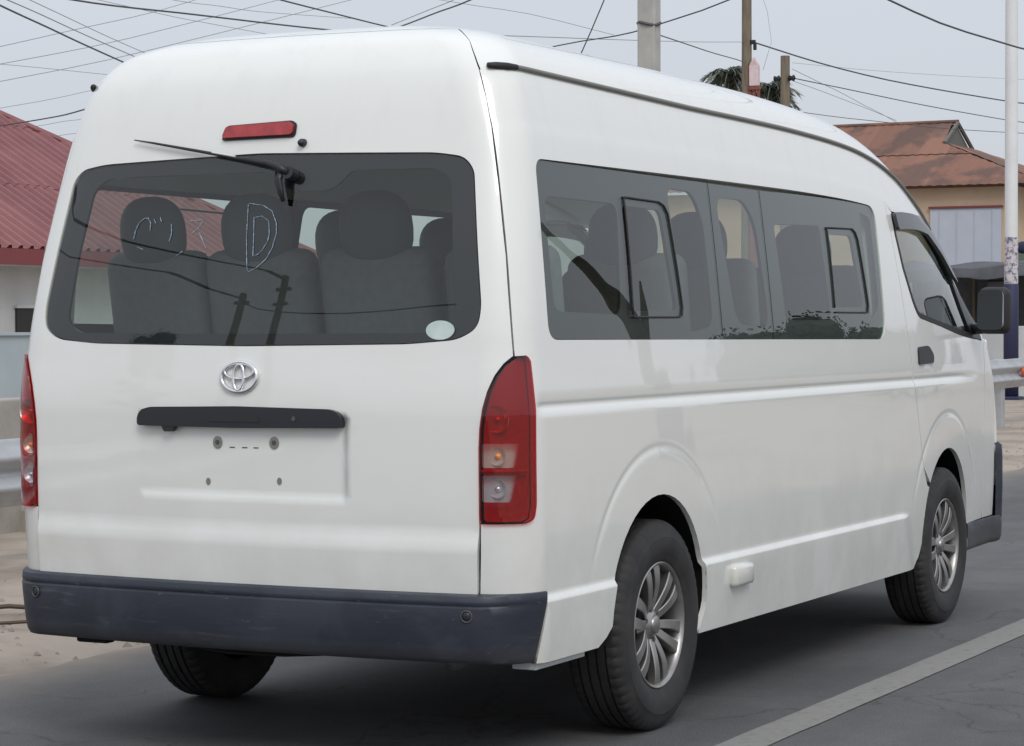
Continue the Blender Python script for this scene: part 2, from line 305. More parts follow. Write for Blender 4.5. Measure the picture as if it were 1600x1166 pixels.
# -- polygon patches on a curved surface
def resample(poly, step, closed=True):
    P = np.asarray(poly, float); o = []
    for i in range(len(P) if closed else len(P)-1):
        a, b = P[i], P[(i+1) % len(P)]; k = max(1, int(math.ceil(np.linalg.norm(b-a)/step)))
        for j in range(k): o.append(a + (b-a)*j/k)
    if not closed: o.append(P[-1])
    return np.array(o)
def inside(pts, poly):
    x, y = pts[:, 0], pts[:, 1]; r = np.zeros(len(pts), bool)
    for (x0, y0), (x1, y1) in zip(poly, np.roll(poly, -1, 0)):
        c = ((y0 > y) != (y1 > y))
        if y1 != y0: r ^= c & (x < (x1-x0)*(y-y0)/(y1-y0)+x0)
    return r
def segdist(pts, poly):
    best = np.full(len(pts), 1e9)
    for a, b in zip(poly, np.roll(poly, -1, 0)):
        ab = b-a; t = np.clip(((pts-a) @ ab)/max(ab @ ab, 1e-12), 0, 1); best = np.minimum(best, np.linalg.norm(pts-a-t[:, None]*ab, axis=1))
    return best
def area(p): return .5*np.sum(p[:, 0]*np.roll(p[:, 1], -1) - np.roll(p[:, 0], -1)*p[:, 1])
def rounded(poly, rads, n=6):
    """round the corners of a polygon (radius or list of radii)"""
    P = [np.array(p, float) for p in poly]; o = []
    for i, p in enumerate(P):
        r = rads[i] if hasattr(rads, '__len__') else rads
        if r <= 0: o.append(p); continue
        a, b = P[i-1]-p, P[(i+1) % len(P)]-p; la, lb = np.linalg.norm(a), np.linalg.norm(b); t = min(r, .48*la, .48*lb)
        q0, q1 = p+a/la*t, p+b/lb*t
        for k in range(n+1):
            s_ = k/n; o.append((1-s_)**2*q0 + 2*s_*(1-s_)*p + s_*s_*q1)
    return np.array(o)
def shrink(poly, d):
    P = np.asarray(poly, float)
    if area(P) < 0: P = P[::-1]
    t = np.roll(P, -1, 0)-np.roll(P, 1, 0); t /= np.linalg.norm(t, axis=1)[:, None]+1e-9
    return P + np.stack([-t[:, 1], t[:, 0]], 1)*d
def patch(name, outer, f, ma, parent=None, holes=(), step=.035, flange=.014, offset=0, mirror=False, bstep=None, solid=0, dense=None, dstep=.008):
    bstep = bstep or step*.7
    loops = [resample(outer, bstep)] + [resample(h, bstep) for h in holes]
    if area(loops[0]) < 0: loops[0] = loops[0][::-1]
    loops = [loops[0]] + [l[::-1] if area(l) > 0 else l for l in loops[1:]]
    lo, hi = loops[0].min(0), loops[0].max(0)
    gx, gy = np.meshgrid(np.arange(lo[0]+step*.5, hi[0], step), np.arange(lo[1]+step*.5, hi[1], step)); g = np.stack([gx.ravel(), gy.ravel()], 1)
    keep = inside(g, loops[0])
    for h in loops[1:]: keep &= ~inside(g, h)
    g = g[keep]
    if dense is not None:
        dx, dy = np.meshgrid(np.arange(lo[0]+dstep*.5, hi[0], dstep), np.arange(lo[1]+dstep*.5, hi[1], dstep)); dg = np.stack([dx.ravel(), dy.ravel()], 1); dg = dg[dense(dg)]
        kk = inside(dg, loops[0])
        for h in loops[1:]: kk &= ~inside(dg, h)
        g = np.concatenate([g[~dense(g)], dg[kk]])
    if len(g):
        ok = np.ones(len(g), bool)
        for l_ in loops: ok &= segdist(g, l_) > (dstep*.6 if dense is not None else step*.45)
        g = g[ok]
    pts = np.concatenate(loops+[g]); edges = []; k = 0; rng = []
    for l_ in loops:
        edges += [(k+i, k+(i+1) % len(l_)) for i in range(len(l_))]; rng.append((k, len(l_))); k += len(l_)
    vv, _e, ff, ov, *_ = delaunay_2d_cdt([Vector(p) for p in pts], edges, [], 0, 1e-7)
    q = np.array([[v.x, v.y] for v in vv]); tri = np.array([list(t) for t in ff if len(t) == 3])
    cen = q[tri].mean(1); keep = inside(cen, loops[0])
    for h in loops[1:]: keep &= ~inside(cen, h)
    tri = tri[keep]
    cr_ = (q[tri[:, 1]]-q[tri[:, 0]]); cr2 = (q[tri[:, 2]]-q[tri[:, 0]]); sgn = cr_[:, 0]*cr2[:, 1]-cr_[:, 1]*cr2[:, 0]
    tri[sgn < 0] = tri[sgn < 0][:, ::-1]
    def ev(q_):
        e = 2e-3; P0 = f(q_[:, 0], q_[:, 1]); n_ = np.cross(f(q_[:, 0]+e, q_[:, 1])-f(q_[:, 0]-e, q_[:, 1]), f(q_[:, 0], q_[:, 1]+e)-f(q_[:, 0], q_[:, 1]-e))
        n_ /= np.linalg.norm(n_, axis=1)[:, None]+1e-12; return P0+n_*offset, n_
    P, n_ = ev(q); V = [P]; NN = [n_]; Fc = [tuple(t) for t in tri]; k = len(P)
    if flange:
        for l_ in loops:
            B, nb = ev(l_); T = np.roll(B, -1, 0)-np.roll(B, 1, 0); o_ = np.cross(T, nb); o_ /= np.linalg.norm(o_, axis=1)[:, None]+1e-12
            L_ = len(l_); V += [B, B-nb*flange]; NN += [o_, o_]
            Fc += [(k+i, k+L_+i, k+L_+(i+1) % L_, k+(i+1) % L_) for i in range(L_)]; k += 2*L_
    if solid:
        V += [P-n_*solid]; NN += [-n_]; Fc += [(k+t[0], k+t[2], k+t[1]) for t in tri]
    V = np.concatenate(V); NN = np.concatenate(NN)
    if mirror:
        V = V*[-1, 1, 1]; NN = NN*[-1, 1, 1]; Fc = [tuple(reversed(t)) for t in Fc]
    return mesh(name, V, Fc, ma, parent, True, NN)

# ---- BODY SURFACE (metres; x right, y forward from rear axle, z up)
def pchip(xs, ys):
    xs = np.array(xs, float); ys = np.array(ys, float)
    h = np.diff(xs); d = np.diff(ys) / h
    m = np.zeros(len(xs)); m[0] = d[0]; m[-1] = d[-1]
    for i in range(1, len(xs) - 1):
        if d[i-1] * d[i] > 0:
            w1 = 2*h[i] + h[i-1]; w2 = h[i] + 2*h[i-1]
            m[i] = (w1 + w2) / (w1/d[i-1] + w2/d[i])
    def f(x):
        x = np.clip(np.asarray(x, float), xs[0], xs[-1])
        i = np.clip(np.searchsorted(xs, x) - 1, 0, len(h) - 1)
        t = (x - xs[i]) / h[i]; t2 = t*t; t3 = t2*t
        return (2*t3-3*t2+1)*ys[i] + (t3-2*t2+t)*h[i]*m[i] + (-2*t3+3*t2)*ys[i+1] + (t3-t2)*h[i]*m[i+1]
    return f
def sstep(t):
    t = np.clip(t, 0, 1); return t*t*(3-2*t)
_V = [.20, .55, .80, 1.05, 1.27, 1.50, 1.80, 1.90, 2.00, 2.09, 2.15, 2.23, 2.35, 2.50, 2.92]
_Z = [.20, .55, .80, 1.05, 1.27, 1.50, 1.80, 1.90, 2.00, 2.09, 2.145, 2.200, 2.241, 2.265, 2.277]
_W = [.895, .920, .924, .924, .909, .888, .848, .831, .808, .780, .748, .685, .575, .430, .0]
_Y = [-1.06, -1.100, -1.113, -1.115, -1.095, -1.060, -1.000, -.980, -.958, -.930, -.900, -.855, -.775, -.67, -.3]
_R = [.148, .148, .146, .142, .138, .14, .15, .155, .16, .165, .17, .18, .20, .20, .0]
fZ, fW, fY, fR = pchip(_V, _Z), pchip(_V, _W), pchip(_V, _Y), pchip(_V, _R)
gut = pchip([-2, .4, 1.29, 1.86, 2.24, 2.53, 2.83, 3.10, 3.31, 3.59, 3.85, 4.05, 4.14],
            [2.09, 2.088, 2.083, 2.071, 2.053, 2.022, 1.963, 1.880, 1.800, 1.635, 1.455, 1.305, 1.258])
ZB = 1.25
def warp(y, z):
    g = (gut(y) - ZB) / (2.09 - ZB)
    return np.where(z > ZB, ZB + (z - ZB) * g, z)
def unwarp(y, z):
    g = (gut(y) - ZB) / (2.09 - ZB)
    return np.where(z > ZB, ZB + (z - ZB) / g, z)
def taper(y): return 1 - .065 * sstep((np.asarray(y, float) - 2.7) / 1.7)
BUL = .045; KB = .56; LC = .19
def plan(v):
    W = fW(v); R = np.minimum(fR(v), .85*W); return W, fY(v), R
def corner(s, W, Y0, R):
    c = W - R; yb = Y0 + BUL*(W/.93)**2; sl = 2*BUL*(W/.93)**2/np.maximum(c, .05)*.6
    x0, y0 = c, yb; x1, y1 = c + KB*R, yb + sl*KB*R; x2, y2 = W, yb + R*(1-KB); x3, y3 = W, yb + R
    a = (1-s)**3; b = 3*s*(1-s)**2; d = 3*s*s*(1-s); e = s**3
    return a*x0+b*x1+d*x2+e*x3, a*y0+b*y1+d*y2+e*y3
def rear_y(x, v):
    """y of the rear face at lateral |x| (up to just short of W)"""
    W, Y0, R = plan(v); ax = np.abs(x); c = W - R
    yq = Y0 + BUL*(W/.93)**2*(ax/np.maximum(c, .05))**2
    lo = np.zeros_like(ax + v); hi = np.ones_like(lo)
    for _ in range(26):
        mid = (lo+hi)/2; xm, _y = corner(mid, W, Y0, R); big = xm > ax
        hi = np.where(big, mid, hi); lo = np.where(big, lo, mid)
    xm, ym = corner((lo+hi)/2, W, Y0, R)
    return np.where(ax <= c, yq, ym)
def fine(q):
    """where the flank needs a finer mesh: creases and arch flares"""
    P0 = f_side(q[:, 0], q[:, 1]); y, v = P0[:, 1], q[:, 1]; r = (np.abs(v - 1.078) < .034) | (np.abs(v - .527) < .024)
    for yc, ry, rz in ARCH: r |= (np.abs(np.hypot(y - yc, v - .37) - .553) < .040) & (v > .45)
    return r
ARCH = [(-.05, .385, .387), (3.185, .38, .387)]
def side_disp(y, v):
    rearfade = sstep((y + .972) / .07)
    d = (.005*sstep((1.084 - v)/.030) - .0055*np.exp(-((v - 1.090)/.011)**2))*sstep((3.8 - y)/.6) + .005*sstep((y - 3.2)/.6)
    d = d + .016*sstep((.538 - v)/.026) * np.where(y > 2.2, sstep((2.62 + (.54-v)*.6 - y)/.18), 1)
    d = d + .0055*sstep((1.945 - v)/.025) - .0055
    for yc, ry, rz in ARCH:
        rho = np.hypot((y - yc), (v - .37)*1.0)
        d = d + (.0006*sstep((.560 - rho)/.030) - .0022*np.exp(-((rho-.562)/.012)**2))*sstep((v - .50)/.3)
    return d * rearfade
def f_side(a, v):
    """a: unfolded coordinate, 0..LC round the rear corner, beyond it LC + (y - y_corner_end)"""
    a = np.asarray(a, float); v = np.asarray(v, float)
    W, Y0, R = plan(v); s = np.clip(a/LC, 0, 1)
    x, y = corner(s, W, Y0, R)
    c = W - R
    neg = a < 0
    xr = np.clip(c + a, 0, None)
    x = np.where(neg, xr, x); y = np.where(neg, Y0 + BUL*(W/.93)**2*(xr/np.maximum(c, .05))**2, y)
    y = np.where(a > LC, y + (a - LC), y)
    x = x*taper(y) + side_disp(y, v)*s
    return np.stack([x, y, warp(y, fZ(v))], -1)
def a_of_y(y, v):
    W, Y0, R = plan(v); return LC + np.asarray(y, float) - (Y0 + BUL*(W/.93)**2 + R)
def a_of_x(x, v):
    """corner coordinate for a lateral position x near the rear corner"""
    W, Y0, R = plan(v); c = W - R
    lo = np.zeros_like(np.asarray(x + v, float)); hi = np.ones_like(lo)
    for _ in range(30):
        mid = (lo+hi)/2; xm, _y = corner(mid, W, Y0, R); big = xm > x
        hi = np.where(big, mid, hi); lo = np.where(big, lo, mid)
    return np.where(x < c, x - c, (lo+hi)/2*LC)
def rear_disp(x, v):
    # outward (towards -y): ledge below the crease, sunken number plate field
    d = .012*sstep((.735 - v)/.07)
    fx = sstep((.375 - np.abs(x))/.012); fz = sstep((v - .79)/.03)*sstep((1.06 - v)/.012)
    return d - .008*fx*fz
def f_rear(x, v):
    x = np.asarray(x, float); v = np.asarray(v, float)
    y = rear_y(x, v) - rear_disp(x, v)
    return np.stack([x, y, warp(y, fZ(v))], -1)
def ay(y, v):
    """unfolded coordinate of a lengthwise position y, also within the rear corner"""
    y = np.asarray(y, float); v = np.asarray(v, float); W, Y0, R_ = plan(v); far = a_of_y(y, v)
    lo = np.zeros_like(y+v); hi = np.ones_like(lo)
    for _ in range(30):
        mid = (lo+hi)/2; _x, ym = corner(mid, W, Y0, R_); big = ym > y
        hi = np.where(big, mid, hi); lo = np.where(big, lo, mid)
    return np.where(far >= LC, far, (lo+hi)/2*LC)
def SY(pts):
    """(y, z) points on the flank -> surface coordinates"""
    p = np.asarray(pts, float); v = unwarp(p[:, 0], p[:, 1]); return np.stack([ay(p[:, 0], v), v], 1)
def SV(pts):
    p = np.asarray(pts, float); return np.stack([ay(p[:, 0], p[:, 1]), p[:, 1]], 1)
def SX(pts):
    p = np.asarray(pts, float); return np.stack([a_of_x(p[:, 0], p[:, 1]), p[:, 1]], 1)
def f_rear0(x, v):
    x = np.asarray(x, float); v = np.asarray(v, float); y = rear_y(x, v) - .012*sstep((.735 - v)/.07); return np.stack([x, y, warp(y, fZ(v))], -1)
fYF = pchip([.2, .5, .8, 1.0, 1.15, 1.25], [4.26, 4.28, 4.28, 4.25, 4.19, 4.13])
def f_front(x, v):
    x = np.asarray(x, float); v = np.asarray(v, float); W = fW(v)*.952; R_ = .13; c = W-R_; ax = np.abs(x)
    lo = np.zeros_like(ax+v); hi = np.ones_like(lo)
    for _ in range(26):
        mid = (lo+hi)/2; xm, _y = corner(mid, W, 0*W, R_+0*W); big = xm > ax
        hi = np.where(big, mid, hi); lo = np.where(big, lo, mid)
    xm, ym = corner((lo+hi)/2, W, 0*W, R_+0*W)
    y = fYF(v) - np.where(ax <= c, BUL*(W/.93)**2*(ax/c)**2, ym)
    return np.stack([-x, y, v], -1)
# ---- END BODY SURFACE
# ------------------------------------------------------------------ ground, road
def sheet(name, xs, ys, zf, ma):
    X, Y = np.meshgrid(xs, ys, indexing='ij'); G = np.stack([X, Y, zf(X, Y)], -1)
    b = MB(); b.grid(G); o = b.build(name, ma, smooth=True); return tag(o, kind='structure')
def graded(lo, hi, c, n, near):  # denser near c
    t = np.linspace(-1, 1, n); s_ = np.sign(t)*np.abs(t)**3
    return np.unique(np.concatenate([np.where(s_ < 0, c + s_*(c-lo), c + s_*(hi-c)), np.linspace(c-near, c+near, 60)]))
def hump(X, Y):
    z = .022*np.sin(X*1.7+Y*.6)*np.sin(Y*.9-X*.4) + .014*np.sin(X*4.1+1)*np.sin(Y*3.3) + .008*np.sin(X*9+Y*7)
    d = np.maximum(0, np.maximum(-2.05-X, X-4.75)); w = np.clip(d/.7, 0, 1)
    return -.025 + (np.abs(z)+.02)*w*np.where(np.abs(Y) < 60, 1, 0) + .03*w
ground = sheet('ground', graded(-900, 900, -3.2, 60, 3), graded(-900, 1500, 3, 90, 12), hump, 'sand')
def edge_road():
    ys = np.unique(np.concatenate([np.arange(-40, 40, .12), np.arange(40, 400, 4), np.arange(-400, -40, 8)])); L = []
    for y in ys:
        w = .05*math.sin(y*.9)+.03*math.sin(y*2.7+1)+.02*math.sin(y*6.1)+.012*random.uniform(-1, 1)
        w2 = .06*math.sin(y*.8+2)+.03*math.sin(y*3.1)
        L.append([(-1.93+w, y, -.014), (-1.6, y, -.002), (-.5, y, .0), (1.25, y, .001), (3.2, y, .0), (4.3, y, -.002), (4.7+w2, y, -.014)])
    b = MB(); b.grid(np.array(L)); return tag(b.build('road', 'asphalt', smooth=True), kind='structure')
road = edge_road()
def lane_line():
    b = MB(); ys = np.arange(-30, 130, .15); L = []
    for y in ys:
        a, c = random.uniform(-.002, .002), random.uniform(-.002, .002); L.append([(1.185+a, y, .0045), (1.26, y, .005), (1.335+c, y, .0045)])
    b.grid(np.array(L)); return tag(b.build('road_marking', 'line'), kind='structure')
lane_line()
GZ = .001  # wheel contact height on the asphalt

# ------------------------------------------------------------------ the van
van = empty('passenger_van', (0, 0, GZ - .001))
tag(van, 'white high roof passenger van seen from its rear right corner on the road', 'van')

WIN = [(-.800, 1.826), (2.385, 1.815), (2.335, 1.263), (-.838, 1.284)]
def arch_pts(k, a0, a1, n=26):
    yc, ry, rz = ARCH[k]; return [(yc - ry*math.cos(t), .39 + rz*math.sin(t)) for t in np.linspace(a0, a1, n)]
SEAMX = [(.70, 2.09), (.736, 2.0), (.762, 1.911), (.805, 1.72), (.841, 1.531), (.867, 1.344), (.880, 1.238)]
DSEAM = [(2.85, .63), (2.79, .71), (2.735, .853), (2.665, 1.05), (2.650, 1.18), (2.600, 1.424), (2.568, 1.612), (2.551, 1.759), (2.540, 1.838)]
DTOPV = [(2.62, 1.862), (2.75, 1.872), (2.97, 1.922), (3.2, 1.978), (3.5, 2.0), (3.8, 2.0), (3.98, 1.97)]
TL_IN = [(.797, .75), (.797, .97), (.800, 1.03), (.808, 1.085), (.821, 1.135), (.839, 1.180), (.860, 1.214), (.886, 1.239)]
TL_OUT = [(-.972, 1.240), (-.963, 1.222), (-.960, 1.08), (-.956, .80), (-.964, .762), (-.990, .75)]
dsv = SY(DSEAM)
body_out = np.concatenate([
    SX([(.790, .534)]), SY([(-.93, .534), (-.905, .531), (-.93, .335), (-.53, .335), (-.475, .36)]), SY(arch_pts(0, .0, math.pi)),
    SY([(.325, .36), (.30, .32), (.285, .286), (2.70, .286), (2.775, .33)]), SY(arch_pts(1, -.02, .64, 10)), dsv[0:1]*[1, 1], dsv[1:],
    SV(DTOPV), SV([(4.09, 1.95), (4.09, 2.09), (2.0, 2.09), (-.5, 2.09)]), SX(SEAMX), SY(TL_OUT)[0:6], SX([(.799, .75), (.796, .65)])])
def both(name, outer, f, ma, parent, **k):
    o = patch(name, outer, f, ma, parent, **k); me = o.data
    V = np.zeros(len(me.vertices)*3); me.vertices.foreach_get('co', V); V = V.reshape(-1, 3)*[-1, 1, 1]
    n_ = np.zeros(len(me.loops)*3); 
    try:
        me.corner_normals.foreach_get('vector', n_)
    except Exception: pass
    n_ = n_.reshape(-1, 3); vn = np.zeros_like(V); li = np.zeros(len(me.loops), int); me.loops.foreach_get('vertex_index', li); vn[li] = n_*[-1, 1, 1]
    o2 = mesh(name, V, [tuple(reversed(p.vertices[:])) for p in me.polygons], ma, parent, True, vn)
    return o, o2
winr = rounded(SY(resample(WIN, .2)), 0)
def side_poly(corners, rads):
    """corners (y,z) joined by straight lines on the flank, rounded"""
    return SY(rounded(corners, rads))
both('body_side', body_out, f_side, 'paint', van, holes=[side_poly(WIN, [.05, .09, .09, .06])], step=.03, flange=.018, dense=fine, dstep=.0085)

# roof with the raised crown, its rear shoulder, and the windscreen
def roof_rows(vs_, rear, y1=3.2, y0=None, nside=56):
    out_ = []
    for v in vs_:
        W, Y0, R_ = [float(t) for t in plan(np.array(v))]
        if y0 is None:
            if rear: aa = np.concatenate([np.linspace(0, W-R_, 12)-(W-R_), np.linspace(0, LC, 10)[1:]])
            else: aa = np.linspace(float(a_of_x(np.interp(v, [2.09, 2.2, 2.335], [.703, .637, .54]), np.array(v))), LC, 10)
            ye = Y0+BUL*(W/.93)**2+R_; aa = np.concatenate([aa, LC+np.linspace(0, y1-ye, nside)[1:]])
        else: aa = a_of_y(np.linspace(y0, y1, nside), np.array(v))
        out_.append(f_side(aa, np.full(len(aa), v)))
    return np.array(out_)
b = MB()
for sx in (1, -1):
    b.grid(roof_rows(np.linspace(2.09, 2.335, 12), False)*[sx, 1, 1]); b.grid(roof_rows(np.linspace(2.335, 2.92, 14), True)*[sx, 1, 1])
rf = b.build('roof', 'paint', van, smooth=True)
bm = bmesh.new(); bm.from_mesh(rf.data); bmesh.ops.remove_doubles(bm, verts=list(bm.verts), dist=.0008); bmesh.ops.recalc_face_normals(bm, faces=list(bm.faces)); bm.to_mesh(rf.data); bm.free()
b = MB()
for sx in (1, -1): b.grid(roof_rows(np.linspace(2.11, 2.92, 16), False, 4.085, 3.215, 22)*[sx, 1, 1])
ws = b.build('windscreen', 'glass', van, smooth=True)
bm = bmesh.new(); bm.from_mesh(ws.data); bmesh.ops.remove_doubles(bm, verts=list(bm.verts), dist=.0008); bm.to_mesh(ws.data); bm.free()
b = MB()
for sx in (1, -1): b.grid((roof_rows(np.linspace(2.0, 2.92, 8), False, 3.1, -.55, 24)-[.03, 0, .045])*[sx, 1, 1])
b.build('headliner', 'trim', van, smooth=True)
# drip rail along the roof edge
for sx in (1, -1):
    a0 = float(a_of_x(np.array(.728), np.array(2.083))); a1 = float(ay(np.array(2.2), np.array(2.083))); a2 = float(ay(np.array(3.40), np.array(2.083)))
    aa = np.concatenate([np.linspace(a0, LC, 8), np.linspace(LC, a1, 40)[1:], np.linspace(a1, a2, 28)[1:]]); q = f_side(aa, np.interp(aa, [a0, a0+1.4], [2.104, 2.083]))+[.006, -.002, 0]
    dr = MB().tube(q*[sx, 1, 1], .0078, 8).build('drip_rail', 'drip', van, smooth=True)
    MB().tube([(q[0]-[.002, .012, 0])*[sx, 1, 1], q[1]*[sx, 1, 1], q[3]*[sx, 1, 1], q[5]*[sx, 1, 1]], [.008, .0115, .0115, .009], 8).build('end_cap', 'rubber', dr, smooth=True)

# side windows: glass, black border, sliding vent frames
def lerp_y(yt, yb, z): return yb + (yt-yb)*(z-1.27)/(1.81-1.27)
PANES = [([(-.797, 1.823), (.562, 1.819), (.551, 1.274), (-.835, 1.287)], [.045, .004, .004, .055],
          [([(-.757, 1.717), (-.227, 1.715), (-.284, 1.36), (-.767, 1.37)], .05), ([(-.188, 1.712), (.122, 1.708), (.174, 1.375), (-.229, 1.372)], .03), ([(.195, 1.786), (.424, 1.784), (.485, 1.69), (.482, 1.321), (.246, 1.30)], .06)],
          [(-.205, 1.36), (-.18, 1.737), (.10, 1.733), (.14, 1.722), (.165, 1.695), (.205, 1.385), (.195, 1.358), (.17, 1.352), (-.20, 1.352)]),
         ([(.569, 1.819), (1.057, 1.8165), (1.051, 1.271), (.559, 1.274)], .004,
          [([(.624, 1.775), (.902, 1.776), (.987, 1.700), (1.024, 1.308), (.70, 1.332)], .08)], None),
         ([(1.065, 1.8165), (2.382, 1.812), (2.332, 1.266), (1.059, 1.271)], [.004, .085, .085, .004],
          [([(1.177, 1.698), (1.68, 1.71), (1.70, 1.343), (1.203, 1.343)], .03), ([(1.773, 1.681), (2.051, 1.682), (2.10, 1.394), (1.768, 1.393)], .03), ([(2.195, 1.785), (2.327, 1.764), (2.297, 1.395), (2.191, 1.343)], .03)],
          [(1.735, 1.39), (1.745, 1.703), (2.05, 1.708), (2.085, 1.695), (2.105, 1.665), (2.145, 1.40), (2.13, 1.372), (1.74, 1.372)])]
for outl, rad, clears, slide in PANES:
    g2 = both('side_window', side_poly(outl, rad), f_side, 'sglass', van, step=.05, flange=.004, offset=-.004)
    for o, sx in zip(g2, (1, -1)):
        pass
    patch('window_border', side_poly(outl, rad), f_side, 'frit', g2[0], holes=[side_poly(c, r) for c, r in clears], step=.05, flange=.012, offset=-.009)
    ys_ = [p[0] for p in outl]; inn = [(outl[0][0]+.045, outl[0][1]-.04), (outl[1][0]-.045, outl[1][1]-.04), (outl[2][0]-.045, outl[2][1]+.05), (outl[3][0]+.045, outl[3][1]+.05)]
    patch('window_border', side_poly(outl, rad), f_side, 'frit', g2[1], holes=[side_poly(inn, .05)], step=.05, flange=.012, offset=-.009, mirror=True)
    if slide:
        p = resample(slide, .03, False); uv = SY(p); q = f_side(uv[:, 0], uv[:, 1])+[-.0005, 0, 0]
        for w, sx in zip(g2, (1, -1)): MB().tube(q*[sx, 1, 1], .0036, 6).build('sliding_vent_frame', 'rubber', w, smooth=True)
# front doors
door_out = np.concatenate([dsv[1:]*[1, 1]+[.006, 0], SV(DTOPV)+[0, -.009], SY([(3.905, 1.262), (3.885, 1.05), (3.87, .75), (3.865, .417), (3.585, .412)]), SY(arch_pts(1, math.pi-.06, .70, 22))])
DWIN = [(2.604, 1.795), (2.80, 1.806), (3.02, 1.795), (3.22, 1.728), (3.44, 1.61), (3.70, 1.452), (3.885, 1.325), (3.868, 1.243), (3.157, 1.312), (2.80, 1.352), (2.735, 1.42), (2.652, 1.56), (2.612, 1.70)]
dwr = rounded(DWIN, [.02, 0, .04, .05, .05, .05, .02, .03, 0, .06, .03, 0, 0])
drs = both('front_door', door_out, f_side, 'paint', van, holes=[SY(dwr)], step=.03, flange=.018, dense=fine, dstep=.0085)
for k, (o, w) in enumerate(zip(drs, both('door_window', SY(shrink(dwr, .004)), f_side, 'cglass', van, step=.06, flange=.004, offset=-.006))): w.parent = o
dwin_in = shrink(rounded(DWIN, [.02, 0, .04, .05, .05, .05, .02, .03, 0, .06, .03, 0, 0]), .022)
for o, w in zip(drs, both('window_seal', SY(shrink(dwr, .002)), f_side, 'rubber', van, holes=[SY(dwin_in)], step=.05, flange=.02, offset=.0015)): w.parent = o
for o, w in zip(drs, both('quarter_trim', SY([(3.50, 1.555), (3.72, 1.432), (3.880, 1.322), (3.864, 1.246), (3.70, 1.262)]), f_side, 'blackp', van, step=.05, flange=.02, offset=.003)): w.parent = o
VIS = [(2.600, 1.790), (2.80, 1.797), (3.02, 1.785), (3.22, 1.718), (3.44, 1.600), (3.60, 1.505), (3.50, 1.535), (3.32, 1.63), (3.10, 1.715), (2.62, 1.722)]
for o, w in zip(drs, both('rain_visor', SY(rounded(VIS, .02)), f_side, mat('smoked_visor', (.045, .047, .052), .3, coat=.3), van, step=.05, flange=.016, offset=.022)): w.parent = o
for o, w in zip(drs, both('door_handle', SY(rounded([(2.745, 1.226), (2.90, 1.232), (2.965, 1.19), (2.955, 1.156), (2.74, 1.152)], [.02, .04, .05, .02, .01])), f_side, 'dark', van, step=.03, flange=.014, offset=.008)): w.parent = o
# front wings, nose, front bumper, lamps (out of sight from behind)
ends = [(4.075, z) for z in (.417, .6, .8, .95)] + [(4.05, 1.05), (4.0, 1.15), (3.95, 1.245)]
both('front_wing', np.concatenate([SY([(3.872, .417)]), SY(ends), SY([(3.912, 1.255), (3.892, 1.05), (3.877, .75)])]), f_side, 'paint', van, step=.05)
nose = patch('nose_panel', [(-.86, .55), (.86, .55), (.855, .8), (.85, 1.0), (.845, 1.25), (-.845, 1.25), (-.85, 1.0), (-.855, .8)], f_front, 'paint', van, step=.06)
patch('grille', rounded([(-.42, .66), (.42, .66), (.44, .84), (-.44, .84)], .03), f_front, 'blackp', nose, step=.08, flange=.01, offset=.006)
for s_ in (-1, 1):
    patch('headlight', rounded([(s_*.50, .70), (s_*.80, .70), (s_*.83, .98), (s_*.70, 1.0), (s_*.50, .86)], .04), f_front, mat('headlamp_lens', (.6, .62, .64), .1, coat=.8), van, step=.08, flange=.02, offset=.01)
def front_bumper():
    b = MB()
    def pt(t, z, off):   # t: 0 at the arch, 1 at the front corner, 2 at the centre
        if t < 1: y = 3.575 + (4.13-3.575)*t; return (float(.913*taper(y))+.006+off*.2, y, z)
        th = (t-1); ang = min(1, th/.35)*math.pi/2; cx, cy = .735, 4.13
        if th <= .35: return (cx+(.145+off*.3)*math.cos(ang)+.003, cy+(.16+off)*math.sin(ang), z)
        k = (th-.35)/.65; return (cx*(1-k), 4.29+off+.03*k, z)
    ts = np.concatenate([np.linspace(0, 1, 8), np.linspace(1, 1.35, 10)[1:], np.linspace(1.35, 2, 6)[1:]])
    for sx in (1, -1):
        lowr = [[tuple(np.array(pt(t, z, o))*[sx, 1, 1]) for t in ts] for z, o in [(.285, -.05), (.292, -.01), (.31, .012), (.36, .02), (.405, .02), (.412, .0)]]
        b.grid(np.array(lowr))
        tu = np.linspace(.98, 1.35, 12); tu = np.concatenate([tu, np.linspace(1.35, 2, 6)[1:]])
        b.grid(np.array([[tuple(np.array(pt(t, z, o))*[sx, 1, 1]) for t in tu] for z, o in [(.40, .02), (.55, .03), (.70, .028), (.745, .018), (.757, -.02)]]))
    return b.build('front_bumper', 'bump', van, smooth=True)
front_bumper()

# tailgate
half = [(0.787, 0.536), (0.793, 0.75), (0.793, 0.97), (0.796, 1.03), (0.804, 1.085), (0.817, 1.136), (0.835, 1.182), (0.856, 1.217), (0.876, 1.239), (0.863, 1.344), (0.837, 1.531), (0.801, 1.72), (0.759, 1.911), (0.733, 2.0), (0.697, 2.09), (0.634, 2.2), (0.538, 2.33)]
hatch = half + [(-x, v) for x, v in reversed(half)]
rw_r = [(0, 1.857), (.60, 1.842), (.690, 1.828), (.726, 1.79), (.787, 1.38), (.780, 1.32), (.72, 1.285), (.56, 1.272), (0, 1.265)]
rwin = rounded([(-x, v) for x, v in reversed(rw_r[1:-1])][::-1][::-1] + rw_r[0:1] + rw_r[1:], .03)
rwin = rounded(rw_r + [(-x, v) for x, v in reversed(rw_r[1:-1])], .035)
gate = patch('tailgate', hatch, f_rear, 'paint', van, holes=[rwin], step=.022, flange=.02)
rglass = patch('rear_window', shrink(rwin, .004), f_rear0, 'glass', gate, step=.05, flange=.004, offset=-.003)
